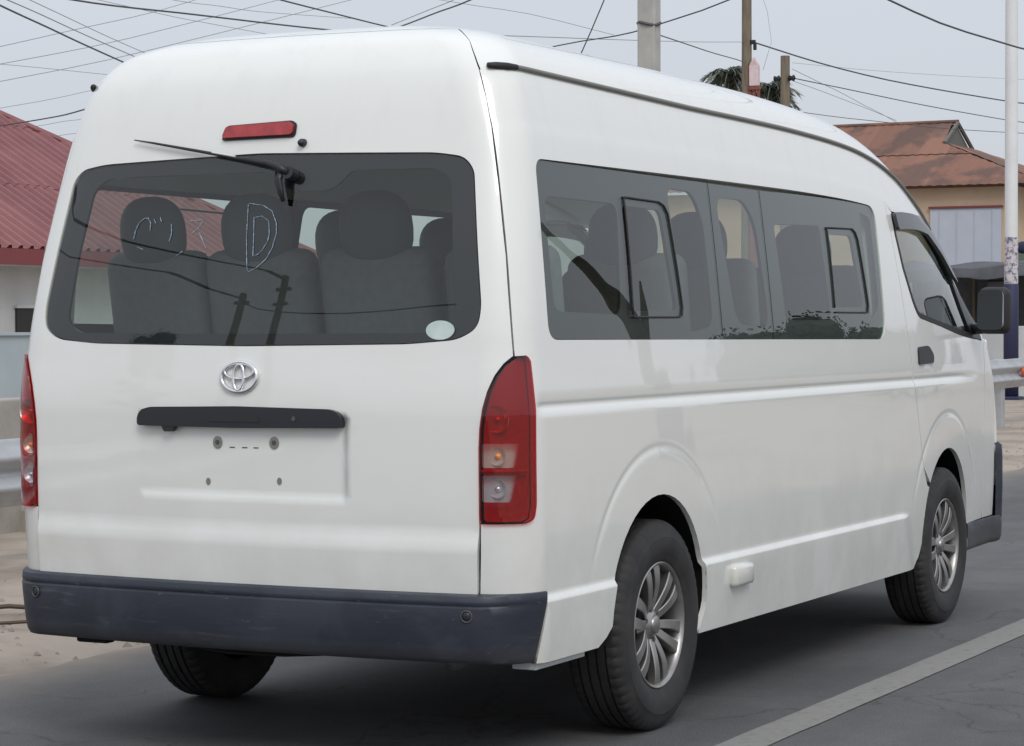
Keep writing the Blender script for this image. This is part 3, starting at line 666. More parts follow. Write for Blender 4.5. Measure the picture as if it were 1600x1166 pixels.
clear = [(.035, 1.80), (.10, 1.745), (.158, 1.738), (.247, 1.738), (.285, 1.757), (.322, 1.797), (.60, 1.797), (.655, 1.765), (.70, 1.37), (.690, 1.307), (0, 1.304), (-.64, 1.307), (-.693, 1.345), (-.672, 1.56), (-.640, 1.765), (-.58, 1.80)]
patch('window_border', shrink(rwin, .004), f_rear0, 'frit', gate, holes=[rounded(clear, [.03, .03, .02, .02, .02, .02, .05, .04, .03, .04, 0, .05, .04, 0, .05, .04])], step=.05, flange=.01, offset=-.008)
# black handle bar over the number plate field
gar = [(-.366, 1.021), (-.366, 1.050), (-.352, 1.069), (-.318, 1.078), (0, 1.084), (.322, 1.079), (.352, 1.069), (.364, 1.050), (.364, 1.024), (0, 1.019)]
bar = patch('handle_bar', rounded(gar, .012), f_rear0, 'blackp', gate, step=.03, flange=.035, offset=.022)
patch('pull_slot', rounded([(-.10, 1.038), (.09, 1.038), (.075, 1.055), (-.085, 1.055)], .006), f_rear0, 'dark', bar, step=.03, flange=.003, offset=.0245)
def disc(name, x, v, r, off, th, ma, parent, f=f_rear0, n=20, ey=1.0):
    poly = [(x+r*math.cos(t), v+r*ey*math.sin(t)) for t in np.linspace(0, 2*math.pi, n, endpoint=False)]
    return patch(name, poly, f, ma, parent, step=max(r*.8, .004), bstep=1, flange=th, offset=off)
disc('lock', .205, 1.05, .007, .0245, .004, 'steel', bar)
patch('lamp_cover', rounded([(-.265, 1.004), (-.235, 1.004), (-.225, 1.024), (-.275, 1.024)], .006), f_rear0, 'blackp', bar, step=.03, flange=.02, offset=.02)
for x, v in [(-.082, .973), (.120, .975)]: disc('plate_fastener', x, v, .0165, .003, .012, 'bolt', gate, f_rear, ey=1.15); disc('fastener_hole', x, v, .0075, .0042, .006, 'steel', gate, f_rear)
for x, v in [(-.118, .853), (.137, .860)]: disc('screw_plug', x, v, .008, .002, .008, 'bolt', gate, f_rear, ey=1.4)
for x in (-.03, .015, .055): patch('dash_mark', [(x-.009, .957), (x+.009, .957), (x+.009, .9605), (x-.009, .9605)], f_rear, 'steel', gate, step=.05, flange=.0008, offset=.0009)
# oval emblem
def surf(pts, off, f=f_rear0):
    p = np.asarray(pts, float); e = 2e-3; P0 = f(p[:, 0], p[:, 1]); n_ = np.cross(f(p[:, 0]+e, p[:, 1])-f(p[:, 0]-e, p[:, 1]), f(p[:, 0], p[:, 1]+e)-f(p[:, 0], p[:, 1]-e)); n_ /= np.linalg.norm(n_, axis=1)[:, None]
    return P0+n_*(np.asarray(off)[..., None] if hasattr(off, '__len__') else off)
def oval(cx, cz, a, bb, n=40): return [(cx+a*math.cos(t), cz+bb*math.sin(t)) for t in np.linspace(0, 2*math.pi, n, endpoint=False)]
b = MB(); EC = 1.172
b.tube(surf(oval(0, EC, .063, .0445), .007), .0062, 8, closed=True)
b.tube(surf(oval(0, EC+.0165, .052, .0225), .008), .0048, 8, closed=True)
b.tube(surf(oval(0, EC-.0015, .0185, .039), .009), .0048, 8, closed=True)
b.build('emblem', 'chrome', gate, smooth=True)
# high brake lamp, washer nozzle, wiper
patch('brake_light', rounded([(-.140, 1.905), (-.128, 1.941), (.102, 1.948), (.116, 1.940), (.114, 1.908)], .012), f_rear0, 'brake', gate, step=.02, flange=.022, offset=.016)
patch('brake_light_base', rounded([(-.147, 1.899), (-.133, 1.946), (.105, 1.954), (.122, 1.944), (.120, 1.902)], .014), f_rear0, 'blackp', gate, step=.03, flange=.01, offset=.005)
nzc = surf([(.150, 1.882)], .008)[0]; MB().lathe([(-.016, .001), (-.014, .008), (-.004, .0125), (.012, .013)], 14, 'y', nzc).build('washer_nozzle', 'blackp', gate, smooth=True)
wr = empty('rear_wiper'); wr.parent = gate
pv = [(.122, 1.787), (.106, 1.795), (.085, 1.806), (.05, 1.817), (-.04, 1.833)]
MB().tube(surf(pv, [.03, .040, .042, .036, .03]), [.013, .0115, .0105, .009, .006], 8).build('arm', 'blackp', wr, smooth=True)
MB().tube(surf([(.10, 1.802), (-.02, 1.829), (-.10, 1.845), (-.26, 1.874), (-.40, 1.899), (-.478, 1.912)], [.022, .02, .018, .016, .016, .014]), [.007, .0085, .0085, .0075, .0055, .003], 6, flat=.7).build('blade', 'blackp', wr, smooth=True)
MB().tube(surf([(-.07, 1.842), (-.16, 1.858)], .027), .0032, 6).build('clip', 'chrome', wr)
disc('pivot_cap', .126, 1.785, .019, .036, .040, 'blackp', wr)
MB().tube(surf([(.100, 1.79), (.098, 1.765), (.106, 1.735), (.112, 1.700)], [.03, .034, .03, .02]), [.012, .010, .0085, .006], 8).build('hose_loop', 'blackp', wr, smooth=True)
MB().tube(surf([(.082, 1.79), (.085, 1.76), (.100, 1.725), (.110, 1.702)], [.026, .03, .026, .018]), [.006, .006, .006, .005], 8).build('hose', 'blackp', wr, smooth=True)
# chalk on the rear glass and a round sticker
CH = [[(-.024, 1.698), (-.018, 1.60), (-.005, 1.502), (.001, 1.492), (.03, 1.505), (.06, 1.53), (.082, 1.57)], [(-.02, 1.702), (.03, 1.695), (.064, 1.677), (.084, 1.64), (.088, 1.608), (.078, 1.565)],
      [(.002, 1.658), (.008, 1.60), (.012, 1.540), (.03, 1.545), (.044, 1.559), (.06, 1.585), (.063, 1.608), (.056, 1.647), (.03, 1.662), (.002, 1.658)],
      [(-.447, 1.60), (-.443, 1.628), (-.432, 1.652), (-.412, 1.665), (-.398, 1.665), (-.386, 1.650), (-.386, 1.625)], [(-.375, 1.662), (-.366, 1.648)], [(-.352, 1.667), (-.344, 1.652)], [(-.305, 1.645), (-.300, 1.615), (-.306, 1.59)],
      [(-.235, 1.653), (-.184, 1.655), (-.20, 1.63), (-.225, 1.612)], [(-.194, 1.615), (-.163, 1.567)], [(-.43, 1.575), (-.405, 1.567)], [(-.274, 1.545), (-.251, 1.558)]]
for st in CH: rs_ = resample(st, .006, False); MB().tube(surf(rs_, .0002), [.0004+.0014*random.random()**1.5 for _ in rs_], 5).build('chalk_stroke', 'chalk', gate, smooth=True)
disc('window_sticker', .662, 1.314, .045, .0005, .002, 'sticker', gate, ey=.63, n=28)

# tail lamps
tl = np.concatenate([SX(TL_IN), SY(TL_OUT)]); tlr = shrink(rounded(tl, [.02, 0, 0, 0, 0, 0, 0, .006, .02, 0, 0, .02, .02, .02]), .0015)
def lamp_rect(v0, v1, x0, y1): return np.concatenate([SX([(x0, v0)]), SX([(x0, v1)]), SY([(y1, v1)]), SY([(y1-.012, v0)])])
R1 = rounded(lamp_rect(.915, .985, .806, -1.012), .008); R2_ = rounded(lamp_rect(.815, .893, .806, -1.018), .008)
lamps = both('tail_light', tlr, f_side, 'redl', van, holes=[R1, R2_], step=.025, flange=.012, offset=.009)
for nm, rr, ma in [('turn_signal_lens', R1, 'ambl'), ('reversing_lens', R2_, 'clrl')]:
    for o, p in zip(both(nm, rr, f_side, ma, van, step=.025, flange=.004, offset=.0085), lamps): o.parent = p
for o, p in zip(both('reflector', shrink(tlr, .004), f_side, mat('lamp_backing', (.40, .385, .385), .35), van, step=.03, flange=0, offset=-.016), lamps): o.parent = p
def lampbits(sx, par):
    for v, rr in ((1.055, .040), (.948, .028), (.853, .028)):
        q = f_side(a_of_x(np.array(.845), np.array(v)), np.array(v)); q = q+np.array([-.004, .016, 0])
        MB().lathe([(.012, .001), (.010, rr*.4), (.0, rr*.8), (-.008, rr)], 20, 'y', q*[sx, 1, 1]).build('reflector_bowl', 'refl', par, smooth=True)
        MB().lathe([(-.010, .001), (-.008, .007), (0, .010), (.012, .010)], 10, 'y', q*[sx, 1, 1]).build('bulb', 'bulb' if v < 1 and v > .9 else 'refl', par, smooth=True).scale = (1, 1, 1)
    for v in (.90,):
        u = np.concatenate([SX([(.803, v)]), SY([(-.985, v)])]); P0 = f_side(np.linspace(u[0, 0], u[1, 0], 8), np.full(8, .904)); MB().tube(P0*[sx, 1, 1], .006, 6).build('divider', 'brake', par)
lampbits(1, lamps[0]); lampbits(-1, lamps[1])

# rear bumper, wrapped round both corners
def rear_bumper():
    rows = [(.547, -.03), (.546, .022), (.541, .038), (.528, .044), (.520, .0445), (.513, .041), (.507, .049), (.485, .051), (.45, .050), (.39, .046), (.36, .038), (.345, .022), (.338, -.02)]
    b = MB(); G = []
    for z, off in rows:
        ye = -.905 - (.545-z)*.12; v = np.array(.57)
        a1 = float(ay(np.array(ye), v)); c = float(plan(v)[0]-plan(v)[2]); aa = np.concatenate([np.linspace(-c, 0, 16), np.linspace(0, a1, 18)[1:]])
        P0 = f_side(aa, np.full(len(aa), .57)); e = 2e-3; n_ = np.cross(f_side(aa+e, np.full(len(aa), .57))-P0, np.array([0, 0, 1.0])); n_ /= np.linalg.norm(n_, axis=1)[:, None]
        w = np.abs(n_[:, 1])**1.3
        P1 = P0 + np.stack([n_[:, 0]*(.006+off*.12), n_[:, 1]*off*w, 0*w], 1); P1[:, 2] = z
        P1[:, 0] -= np.where(n_[:, 0] > .2, (.52-min(z, .52))*.16*n_[:, 0], 0)
        G.append(np.concatenate([(P1*[-1, 1, 1])[::-1], P1[1:]]))
    G = np.array(G); b.grid(G)
    for side in (0, -1): b.add([tuple(p) for p in G[:, side]], [tuple(range(len(rows)))])
    return b.build('rear_bumper', 'bump', van, smooth=True, angle=40), G
rb, RBG = rear_bumper()
for x in (-.775, .775):
    i = np.argmin(np.abs(RBG[7, :, 0]-x)); p = RBG[7, i]; nn_ = Vector((.28 if x > 0 else -.28, -.96, 0)).normalized()
    q = Vector(p); o = MB().lathe([(-.002, .001), (-.002, .012), (0, .0135), (.006, .0135)], 18, 'y').build('parking_sensor', 'blackp', rb, smooth=True)
    o.location = q; o.rotation_euler = (0, 0, math.atan2(nn_.y, nn_.x)+math.pi/2); 
    ring = MB().tube([(.0165*math.cos(t), -.0015, .0165*math.sin(t)) for t in np.linspace(0, 2*math.pi, 20, endpoint=False)], .0022, 5, closed=True).build('sensor_ring', 'steel', rb, smooth=True)
    ring.location = q; ring.rotation_euler = o.rotation_euler
# sill marker housing
mkq = f_side(ay(np.array(.625), np.array(.455)), np.array(.455))
MB().box((0, 0, 0), (.042, .175, .078), .016).build('sill_cover', 'paint', van, smooth=True).location = Vector(mkq)+Vector((.006, 0, 0))
# under the body
b = MB(); b.box((0, 1.4, .37), (.96, 4.9, .06)); b.box((0, 1.52, .36), (1.72, 2.3, .08)); b.box((0, -.72, .40), (1.70, .5, .06)); b.box((0, 3.85, .40), (1.6, .5, .06)); b.build('underbody', 'under', van)
MB().box((0, 1.5, .62), (1.68, 4.9, .04)).build('floor', 'under', van)
MB().box((.35, 1.0, .29), (.5, .9, .16), .03).build('fuel_tank', 'under', van)
MB().tube([(-.75, 0, .345), (-.12, 0, .345), (0, 0, .345), (.12, 0, .345), (.75, 0, .345)], [.04, .045, .12, .045, .04], 12).build('rear_axle', 'under', van, smooth=True)
for sx in (-1, 1):
    MB().tube([(sx*.56, -.72, .42), (sx*.56, -.4, .33), (sx*.56, 0, .29), (sx*.56, .45, .34), (sx*.56, .7, .42)], .022, 6).build('leaf_spring', 'under', van)
MB().tube([(.45, .6, .30), (.50, -.3, .30), (.62, -.7, .33), (.67, -1.0, .33)], .024, 10).build('exhaust_pipe', 'steel', van, smooth=True)
MB().tube([(-.30, -1.0, .335), (-.1, -1.02, .322), (.1, -1.02, .325), (.25, -1.0, .335)], .008, 6).build('tow_hook', 'under', van)
MB().box((-.62, -1.0, .335), (.12, .05, .03), .008).build('bumper_bracket', 'under', van)
MB().box((.86, -.74, .322), (.08, .34, .022), .004).build('corner_bracket', 'pale', van)
# wheel arch liners
for k in (0, 1):
    uv = SY(arch_pts(k, -.18, math.pi+.18, 30)); P0 = f_side(uv[:, 0], uv[:, 1])
    for sx in (1, -1):
        b = MB(); Q = P0.copy(); Q[:, 0] -= .004; Q2 = P0.copy(); Q2[:, 0] = .88; Q2[:, 1] += (Q2[:, 1]-ARCH[k][0])*.05; Q2[:, 2] += .02; Q3 = Q2.copy(); Q3[:, 0] = .5
        G = np.array([Q, Q2, Q3])*[sx, 1, 1]; b.grid(G); b.add(G[2], [tuple(range(len(uv)))]); b.build('wheel_arch_liner', 'under', van, smooth=True)
# wheels
def make_wheel():
    w = empty('wheel'); w.parent = van
    tread = []
    for h in (-.048, -.016, .016, .048): tread += [(h-.0045, .3452), (h-.004, .336), (h+.004, .336), (h+.0045, .3452)]
    prof = [(-.080, .205), (-.092, .212), (-.101, .240), (-.104, .275), (-.099, .308), (-.090, .330), (-.078, .341), (-.070, .3445)] + tread + \
           [(.070, .3445), (.078, .341), (.090, .330), (.099, .308), (.1025, .292), (.104, .290), (.105, .275), (.1025, .242), (.100, .238), (.094, .216), (.086, .207), (.078, .204)]
    def mod(i, j):
        if i in (5, 6, 7, 24, 25, 26): return -.005 if j % 4 == 0 else 0
        return -.002 if (i in range(8, 24) and (j+i) % 6 == 0) else 0
    MB().lathe(prof, 240, 'x', mod=mod).build('tyre', 'tyre', w, smooth=True, angle=28)
    rim = MB().lathe([(.080, .2045), (.089, .2075), (.0915, .204), (.088, .198), (.076, .1935), (.055, .189), (-.08, .186)], 64, 'x').build('rim', 'alloy', w, smooth=True, angle=50)
    MB().lathe([(.072, .001), (.072, .034), (.066, .040), (.052, .062), (.040, .075), (.0, .078)], 32, 'x').build('hub', 'alloy', w, smooth=True, angle=35)
    MB().lathe([(.083, .001), (.082, .022), (.078, .030), (.070, .031)], 24, 'x').build('centre_cap', 'alloy', w, smooth=True)
    lug = None
    for k in range(6):
        a = 2*math.pi*(k+.5)/6+.2
        if lug is None: lug = MB().tube([(.05, 0, 0), (.066, 0, 0)], .009, 6).build('lug_nut', 'steel', w); q_ = lug
        else: q_ = link('lug_nut', lug.data, None, w)
        q_.location = (0, .052*math.cos(a), .052*math.sin(a))
    MB().lathe([(.0, .001), (.0, .13), (-.012, .13), (-.012, .185), (-.05, .186)], 40, 'x').build('brake_disc', 'alloyd', w, smooth=True, angle=30)
    # six pairs of curved spokes
    first = None
    def spoke_mesh(side):
        b = MB(); rows = []
        for t in np.linspace(0, 1, 9):
            r = .042 + .154*t; off = side*(.0095 + .0260*t + .008*math.sin(t*math.pi)*.6); hw = .0150 - .002*math.sin(t*math.pi) + .007*t
            h = .060 + .020*math.sin(t*math.pi*.75) + .006*t
            rows.append([(h-.030, off-hw*.9, r), (h-.003, off-hw, r), (h, off-hw*.82, r), (h, off+hw*.82, r), (h-.003, off+hw, r), (h-.030, off+hw*.9, r)])
        b.grid(np.array(rows)); return b
    ms = {}
    for k in range(6):
        for s_ in (-1, 1):
            if s_ not in ms: o = spoke_mesh(s_).build('spoke', 'alloy', w, smooth=True, angle=20); ms[s_] = o.data
            else: o = link('spoke', ms[s_], None, w)
            o.rotation_euler = (2*math.pi*k/6 + .2, 0, 0)
    return w
w0 = make_wheel(); TX = .8135
spots = [(TX, 0, 0, .0), (TX, 3.185, 0, .35), (-TX, 0, math.pi, .6), (-TX, 3.185, math.pi, .1)]
for i, (x, y, rz, rx) in enumerate(spots):
    w = w0 if i == 0 else copy_tree(w0, van)
    w.location = (x, y, .345); w.rotation_euler = (rx, 0, rz)

# cabin: lining, seats, wheel
HOLES = [SY(rounded([(-.82, 1.80), (2.36, 1.79), (2.31, 1.28), (-.83, 1.30)], .06))]
both('side_lining', SY(resample([(-.90, .86), (2.50, .86), (2.47, 1.98), (-.80, 1.98)], .3)), f_side, 'trim', van, holes=HOLES, step=.08, flange=.03, offset=-.045)
patch('tailgate_lining', [(-.76, .62), (.76, .62), (.78, 1.28), (.70, 1.86), (.60, 2.02), (-.60, 2.02), (-.70, 1.86), (-.78, 1.28)], f_rear0, 'trim', gate, holes=[shrink(rwin, .015)], step=.08, flange=.02, offset=-.04)
def pillow(sz, n=3):
    bm = bmesh.new(); bmesh.ops.create_cube(bm, size=1); 
    for v in bm.verts: v.co = Vector((v.co.x*sz[0], v.co.y*sz[1], v.co.z*sz[2]))
    bmesh.ops.bevel(bm, geom=list(bm.edges), offset=min(sz)*.42, segments=4, affect='EDGES', profile=.5)
    me = bpy.data.meshes.new('pad'); bm.to_mesh(me); bm.free(); me.polygons.foreach_set('use_smooth', [True]*len(me.polygons)); return me
def oval_pad(sz):
    bm = bmesh.new(); bmesh.ops.create_uvsphere(bm, u_segments=24, v_segments=14, radius=.5)
    for v in bm.verts: v.co = Vector((math.copysign(abs(v.co.x*2)**.8, v.co.x)*sz[0]/2, v.co.y*sz[1], math.copysign(abs(v.co.z*2)**.8, v.co.z)*sz[2]/2))
    me = bpy.data.meshes.new('pad'); bm.to_mesh(me); bm.free(); me.polygons.foreach_set('use_smooth', [True]*len(me.polygons)); return me
def seat(x, y, w, back=.62):
    s = empty('seat'); s.parent = van; s.location = (x, y, 0)
    c = link('cushion', pillow((w, .46, .16)), 'seat', s); c.location = (0, .22, .98)
    bk = link('backrest', pillow((w, .13, back+.10)), 'seat', s); bk.location = (0, -.04, 1.22); bk.rotation_euler = (R(10), 0, 0)
    h = link('headrest', oval_pad((min(.26, w*.66), .12, .25)), 'headr', s); h.location = (0, -.125, 1.63); h.rotation_euler = (R(8), 0, 0)
    MB().box((0, .2, .80), (w*.8, .36, .30)).build('seat_base', 'under', s)
    return s
for (x, y, w) in [(-.64, -.52, .38), (-.235, -.52, .40), (.21, -.52, .42), (.64, -.52, .38), (-.56, .60, .44), (.06, .60, .44), (.56, .60, .44), (-.56, 1.40, .44), (.50, 1.40, .46), (-.45, 2.72, .50), (.45, 2.72, .50)]: seat(x, y, w)
sw = empty('steering_wheel'); sw.parent = van; sw.location = (.42, 3.42, 1.27); sw.rotation_euler = (R(58), 0, 0)
MB().tube([(.19*math.cos(t), .19*math.sin(t), 0) for t in np.linspace(0, 2*math.pi, 32, endpoint=False)], .016, 8, closed=True).build('steering_rim', 'blackp', sw, smooth=True)
MB().box((0, 0, -.02), (.34, .05, .03), .01).build('steering_boss', 'blackp', sw)
MB().box((0, 3.75, 1.10), (1.60, .35, .28), .05).build('dashboard', 'trim', van, smooth=True)
# door mirrors
for sx in (1, -1):
    mr = empty('door_mirror'); mr.parent = van; mr.location = (sx*.985, 3.69, 1.385)
    hs = pillow((.148, .09, .215)); h = link('mirror_housing', hs, 'rubber', mr); h.rotation_euler = (0, 0, R(-6*sx))
    g = MB(); pl = rounded([(-.061, -.091), (.061, -.091), (.061, .091), (-.061, .091)], .028, 5); g.add([(p[0], -.0515, p[1]) for p in pl], [tuple(range(len(pl)))]); g.add([(p[0]*1.06, -.046, p[1]*1.05) for p in pl], [tuple(range(len(pl)))])
    gg = MB().prism([(p[0], -.062, p[1]) for p in pl], (0, .020, 0)).build('mirror_glass', 'mirror', mr); gg.rotation_euler = (R(-3), 0, R(-6*sx))
    MB().tube([(-sx*.05, .02, -.08), (-sx*.12, .05, -.085), (-sx*.17, .12, -.07)], .026, 8).build('mirror_arm', 'blackp', mr, smooth=True)

# ------------------------------------------------------------------ roadside: guard rail, low wall
def guardrail():
    g = empty('guardrail', (-4.2, 0, 0)); tag(g, 'galvanised steel guardrail with wooden-grey posts along the sandy verge', 'guardrail')
    prof = [(.0, .0), (.012, .015), (.012, .03), (.075, .075), (.082, .09), (.075, .105), (.02, .145), (.015, .16), (.02, .175), (.075, .215), (.082, .23), (.075, .245), (.012, .29), (.012, .305), (0, .32)]
    zb = lambda y: .345 + .0072*y
    for k in range(-2, 13):
        y0, y1 = -4+k*4.0, k*4.0+.03; G = []
        for y in np.linspace(y0, y1, 5): G.append([(.06+x+(.003 if k % 2 else 0), y, zb(y)+z*1.12) for x, z in prof])
        b = MB(); b.grid(np.array(G)); b.grid(np.array(G)[:, ::-1]-[.006, 0, 0]); b.build('rail', 'galv', g, smooth=True, angle=60)
        for yy in (y0+.4, y0+2.4):
            MB().box((-.01, yy, (zb(yy)+.36)/2-.1), (.12, .14, zb(yy)+.36+.2), .008).build('post', 'concrete' if k % 3 else 'galv', g)
    for yy in (23.0, 7.5):
        MB().lathe([(.0, .001), (.002, .06), (-.01, .066), (-.03, .066)], 20, 'x', (.155, yy, zb(yy)+.19)).build('reflector', 'orange', g, smooth=True)
    return g
guardrail()
lw = empty('low_concrete_wall', (-5.6, 0, 0)); tag(lw, 'low weathered concrete wall behind the guardrail', 'wall')
for k in range(9):
    y0 = -8+k*3.0; hh = .86+.015*math.sin(k*2.3); MB().box((-.1, y0+1.49, hh/2-.1), (.2, 2.97, hh+.2), .012).build('wall_section', 'concrete', lw)
for k in range(3):
    MB().box((.06, 3.4+k*.9, .09), (.22, .6-.08*k, .2), .03).build('rubble_block', 'concrete', lw)

# ------------------------------------------------------------------ red-roofed house on the left
def corrugated(b, A, U, Wv, nrm, length, width, pitch, h, holes=None):
    """sheet from A, ribs run along U, repeat along Wv"""
    A, U, Wv, nrm = map(np.array, (A, U, Wv, nrm)); n = int(width/pitch); xs = []; hs = []
    for i in range(n+1):
        for dx, dh in ((0, 0), (.50, 0), (.60, 1), (.85, 1), (.95, 0)):
            xs.append((i+dx)*pitch); hs.append(dh*h)
    xs = np.array(xs); hs = np.array(hs); ok = xs <= width; xs, hs = xs[ok], hs[ok]
    G = np.array([[A+U*t+Wv*x+nrm*q for x, q in zip(xs, hs)] for t in np.linspace(0, length, 2)]); b.grid(G); return b
def red_house():
    h = empty('red_roof_house', (-20.5, 22, 0)); tag(h, 'house with faded red ribbed metal roof and grey-white wall at the left edge', 'house')
    ex, zc = 0.55, 2.50; ye = 10.6                      # eave line, far hip corner (local y)
    tp = .60; L = 5.6; cs = 1/math.hypot(1, tp)
    U = np.array([-cs, 0, tp*cs]); Wv = np.array([0, -1., 0]); nrm = np.array([tp*cs, 0, cs])
    # road side slope in sheets, each cut on the hip line
    for tier, (l0, l1) in enumerate(((0, 2.25), (2.15, 4.6), (4.5, 6.6))):
        for k in range(9):
            w0, w1 = k*2.0, k*2.0+2.02; b = MB(); xs = []
            pitch = .27
            for i in range(int(2.0/pitch)+1):
                for dx, dh in ((0, 0), (.45, 0), (.58, 1), (.82, 1), (.95, 0)):
                    if i*pitch+dx*pitch <= 2.03: xs.append((w0+i*pitch+dx*pitch, dh*.055))
            G0, G1 = [], []
            for wx, q in xs:
                lmax = wx*math.hypot(1, tp)            # the hip runs at 45 degrees in plan
                a0, a1 = min(l0, lmax), min(l1, lmax); base = np.array([ex, ye, zc]) + Wv*wx + nrm*(q + tier*.012)
                G0.append(base+U*a0); G1.append(base+U*a1)
            if k*2.0+2.02 < .1 or max(np.linalg.norm(np.array(G1)-np.array(G0), axis=1)) < .05: continue
            b.grid(np.array([G0, G1])); b.build('roof_sheet', 'redroof', h)
    D = 5.6
    b = MB(); b.add([(ex, ye, zc-.02), (ex-D, ye-D, zc+tp*D-.02), (ex-2*D, ye, zc-.02)], [(0, 1, 2)]); b.add([(ex-2*D, ye, zc-.02), (ex-D, ye-D, zc+tp*D-.02), (ex-D, -8, zc+tp*D-.02), (ex-2*D, -8, zc-.02)], [(0, 1, 2, 3)]); b.build('rear_slopes', 'redroof', h)
    MB().tube([(ex, ye, zc+.03), (ex-D, ye-D, zc+tp*D+.04)], .07, 6).build('hip_cap', 'redroof', h)
    b = MB(); b.add([(0, -7.4, 0), (-2*D+1.1, -7.4, 0), (-2*D+1.1, -7.4, zc+.2), (ex-D, -7.4, zc+tp*D-.1), (0, -7.4, zc+.2)], [(0, 1, 2, 3, 4)]); b.build('gable_wall', 'hwall', h)
    MB().tube([(ex-D, ye-D, zc+tp*D+.04), (ex-D, -8, zc+tp*D+.04)], .08, 6).build('ridge_cap', 'redroof', h)
    MB().box((ex-.02, (ye-8)/2, zc-.13), (.05, ye+8, .25)).build('fascia', 'fascia', h)
    MB().box((ex-.30, (ye-8)/2, zc-.26), (.55, ye+8, .02)).build('soffit', 'hwall', h)
    MB().box((-.15, (ye-.6-8)/2, 1.13), (.3, ye-.6+8, 2.26)).build('wall', 'hwall', h)
    MB().box((-D+.3, ye-.75, 1.13), (2*D-1.6, .3, 2.26)).build('end_wall', 'hwall', h)
    for yy in (2.35, -2.6, 6.4):
        f = MB().box((.01, yy, 1.34), (.06, .92, .50)).build('window', 'dark', h)
        MB().box((.03, yy, 1.34+.26), (.08, 1.0, .05)).build('lintel', 'hwall', f)
    return h
red_house()
bw = empty('boundary_wall', (-12, 0, 0)); tag(bw, 'pale blue plastered boundary wall in front of the red-roofed house', 'wall')
MB().box((-.1, 11, .60), (.2, 16, 1.22)).build('wall_body', 'bwall', bw); MB().box((-.1, 11, 1.225), (.26, 16, .03)).build('coping', 'bwall', bw)

# ------------------------------------------------------------------ rusty-roofed house on the right
def rusty_house():
    """ridge along x; gablet and hip face the road"""
    h = empty('rusty_roof_house', (-9.0, 40, 0)); tag(h, 'beige house with rusty brown hipped metal roof behind the white pole', 'house')
    zr, ze = 5.42, 3.98; yr = 2.2; xr0, xr1 = -6.0, -1.68     # ridge ends (local)
    run = 2.9; tp = (zr-ze)/run; ye = yr-run                   # front eave
    gz = .47; gd = gz/tp                                        # gablet height, half width
    xe = xr1 + .15 + (run-gd) + .55                             # hip eave
    def P(x, y): return (x, y, zr-tp*abs(y-yr))
    # front slope in strips of sheet
    x0 = -8.0; n = 15; wdt = (xe-x0)/n
    for k in range(n):
        a, c = x0+k*wdt, x0+(k+1)*wdt+.03
        for t0, t1, up in ((0, .52, 0), (.48, 1.0, .02)):
            b = MB(); m_ = 7; G0, G1 = [], []
            for i in range(m_):
                x = a+(c-a)*i/(m_-1)
                lim = run if x <= xr1 else max(0, (run-gd)*(1-(x-xr1)/(xe-xr1)))  # cut along the hip
                s0, s1 = min(t0*run, lim), min(t1*run, lim); q = .014*(i % 2)+up
                G0.append((x, ye+s0, ze+tp*s0+q)); G1.append((x, ye+s1, ze+tp*s1+q))
            if max(p1[1]-p0[1] for p0, p1 in zip(G0, G1)) < .05: continue
            b.grid(np.array([G0, G1])); b.build('roof_sheet', 'rust', h)
    # hip facing the road, below the gablet
    yb = yr+run; zg = zr-gz
    n = 10
    for k in range(n):
        a, c = ye+(yb-ye)*k/n, ye+(yb-ye)*(k+1)/n+.02; b = MB(); G0, G1 = [], []
        for i in range(5):
            y = a+(c-a)*i/4; lim = min(1, max(0, (run-abs(y-yr))/(run-gd))); q = .012*(i % 2)
            xt = xe-(xe-xr1-.12)*lim; zt = ze+(zg-ze)*lim; G0.append((xe, y, ze+q)); G1.append((xt, y, zt+q))
        b.grid(np.array([G0, G1])); b.build('hip_sheet', 'rust', h)
    b = MB(); b.add([(xr1+.05, yr, zr-.03), (xr1+.05, yr-gd, zg-.02), (xr1+.05, yr+gd, zg-.02)], [(0, 1, 2)]); b.build('gablet', 'gable', h)
    for s_ in (-1, 1): MB().tube([(xr1+.08, yr, zr+.01), (xr1+.10, yr+s_*gd*1.06, zg)], .045, 5).build('barge_board', 'gable', h)
    MB().tube([(xr0-2, yr, zr+.02), (xr1+.1, yr, zr+.03)], .05, 6).build('ridge_cap', 'rust', h)
    b = MB(); b.add([(x0, yr, zr-.02), (xr1, yr, zr-.02), (xr1, yr+gd, zg-.02), (xe, yb, ze-.02), (x0, yb, ze-.02)], [(0, 1, 2, 3, 4)]); b.build('rear_slope', 'rust', h)
    yw = ye+.30; MB().box(((x0+xe-.7)/2, yw+.1, ze/2-.02), (xe-.7-x0, .2, ze-.02)).build('wall', 'beige', h)
    MB().box((xe-.75, yr, ze/2-.02), (.2, 2*run-1, ze-.02)).build('side_wall', 'beige', h)
    g = MB().box((-.66, yw-.02, 1.77), (1.42, .05, 3.54)).build('sheet_gate', 'gate', h); MB().box((-.66, yw-.05, 3.565), (1.48, .06, .04)).build('gate_lintel', 'fascia', g)
    for i in range(4): MB().box((-.66-.71+.355*i+.18, yw-.05, 1.77), (.012, .015, 3.5)).build('gate_seam', 'gate', g)
    MB().box((.62, yw-.02, 2.15), (.6, .05, 1.2)).build('shutter', 'green', h)
    return h
rusty_house()

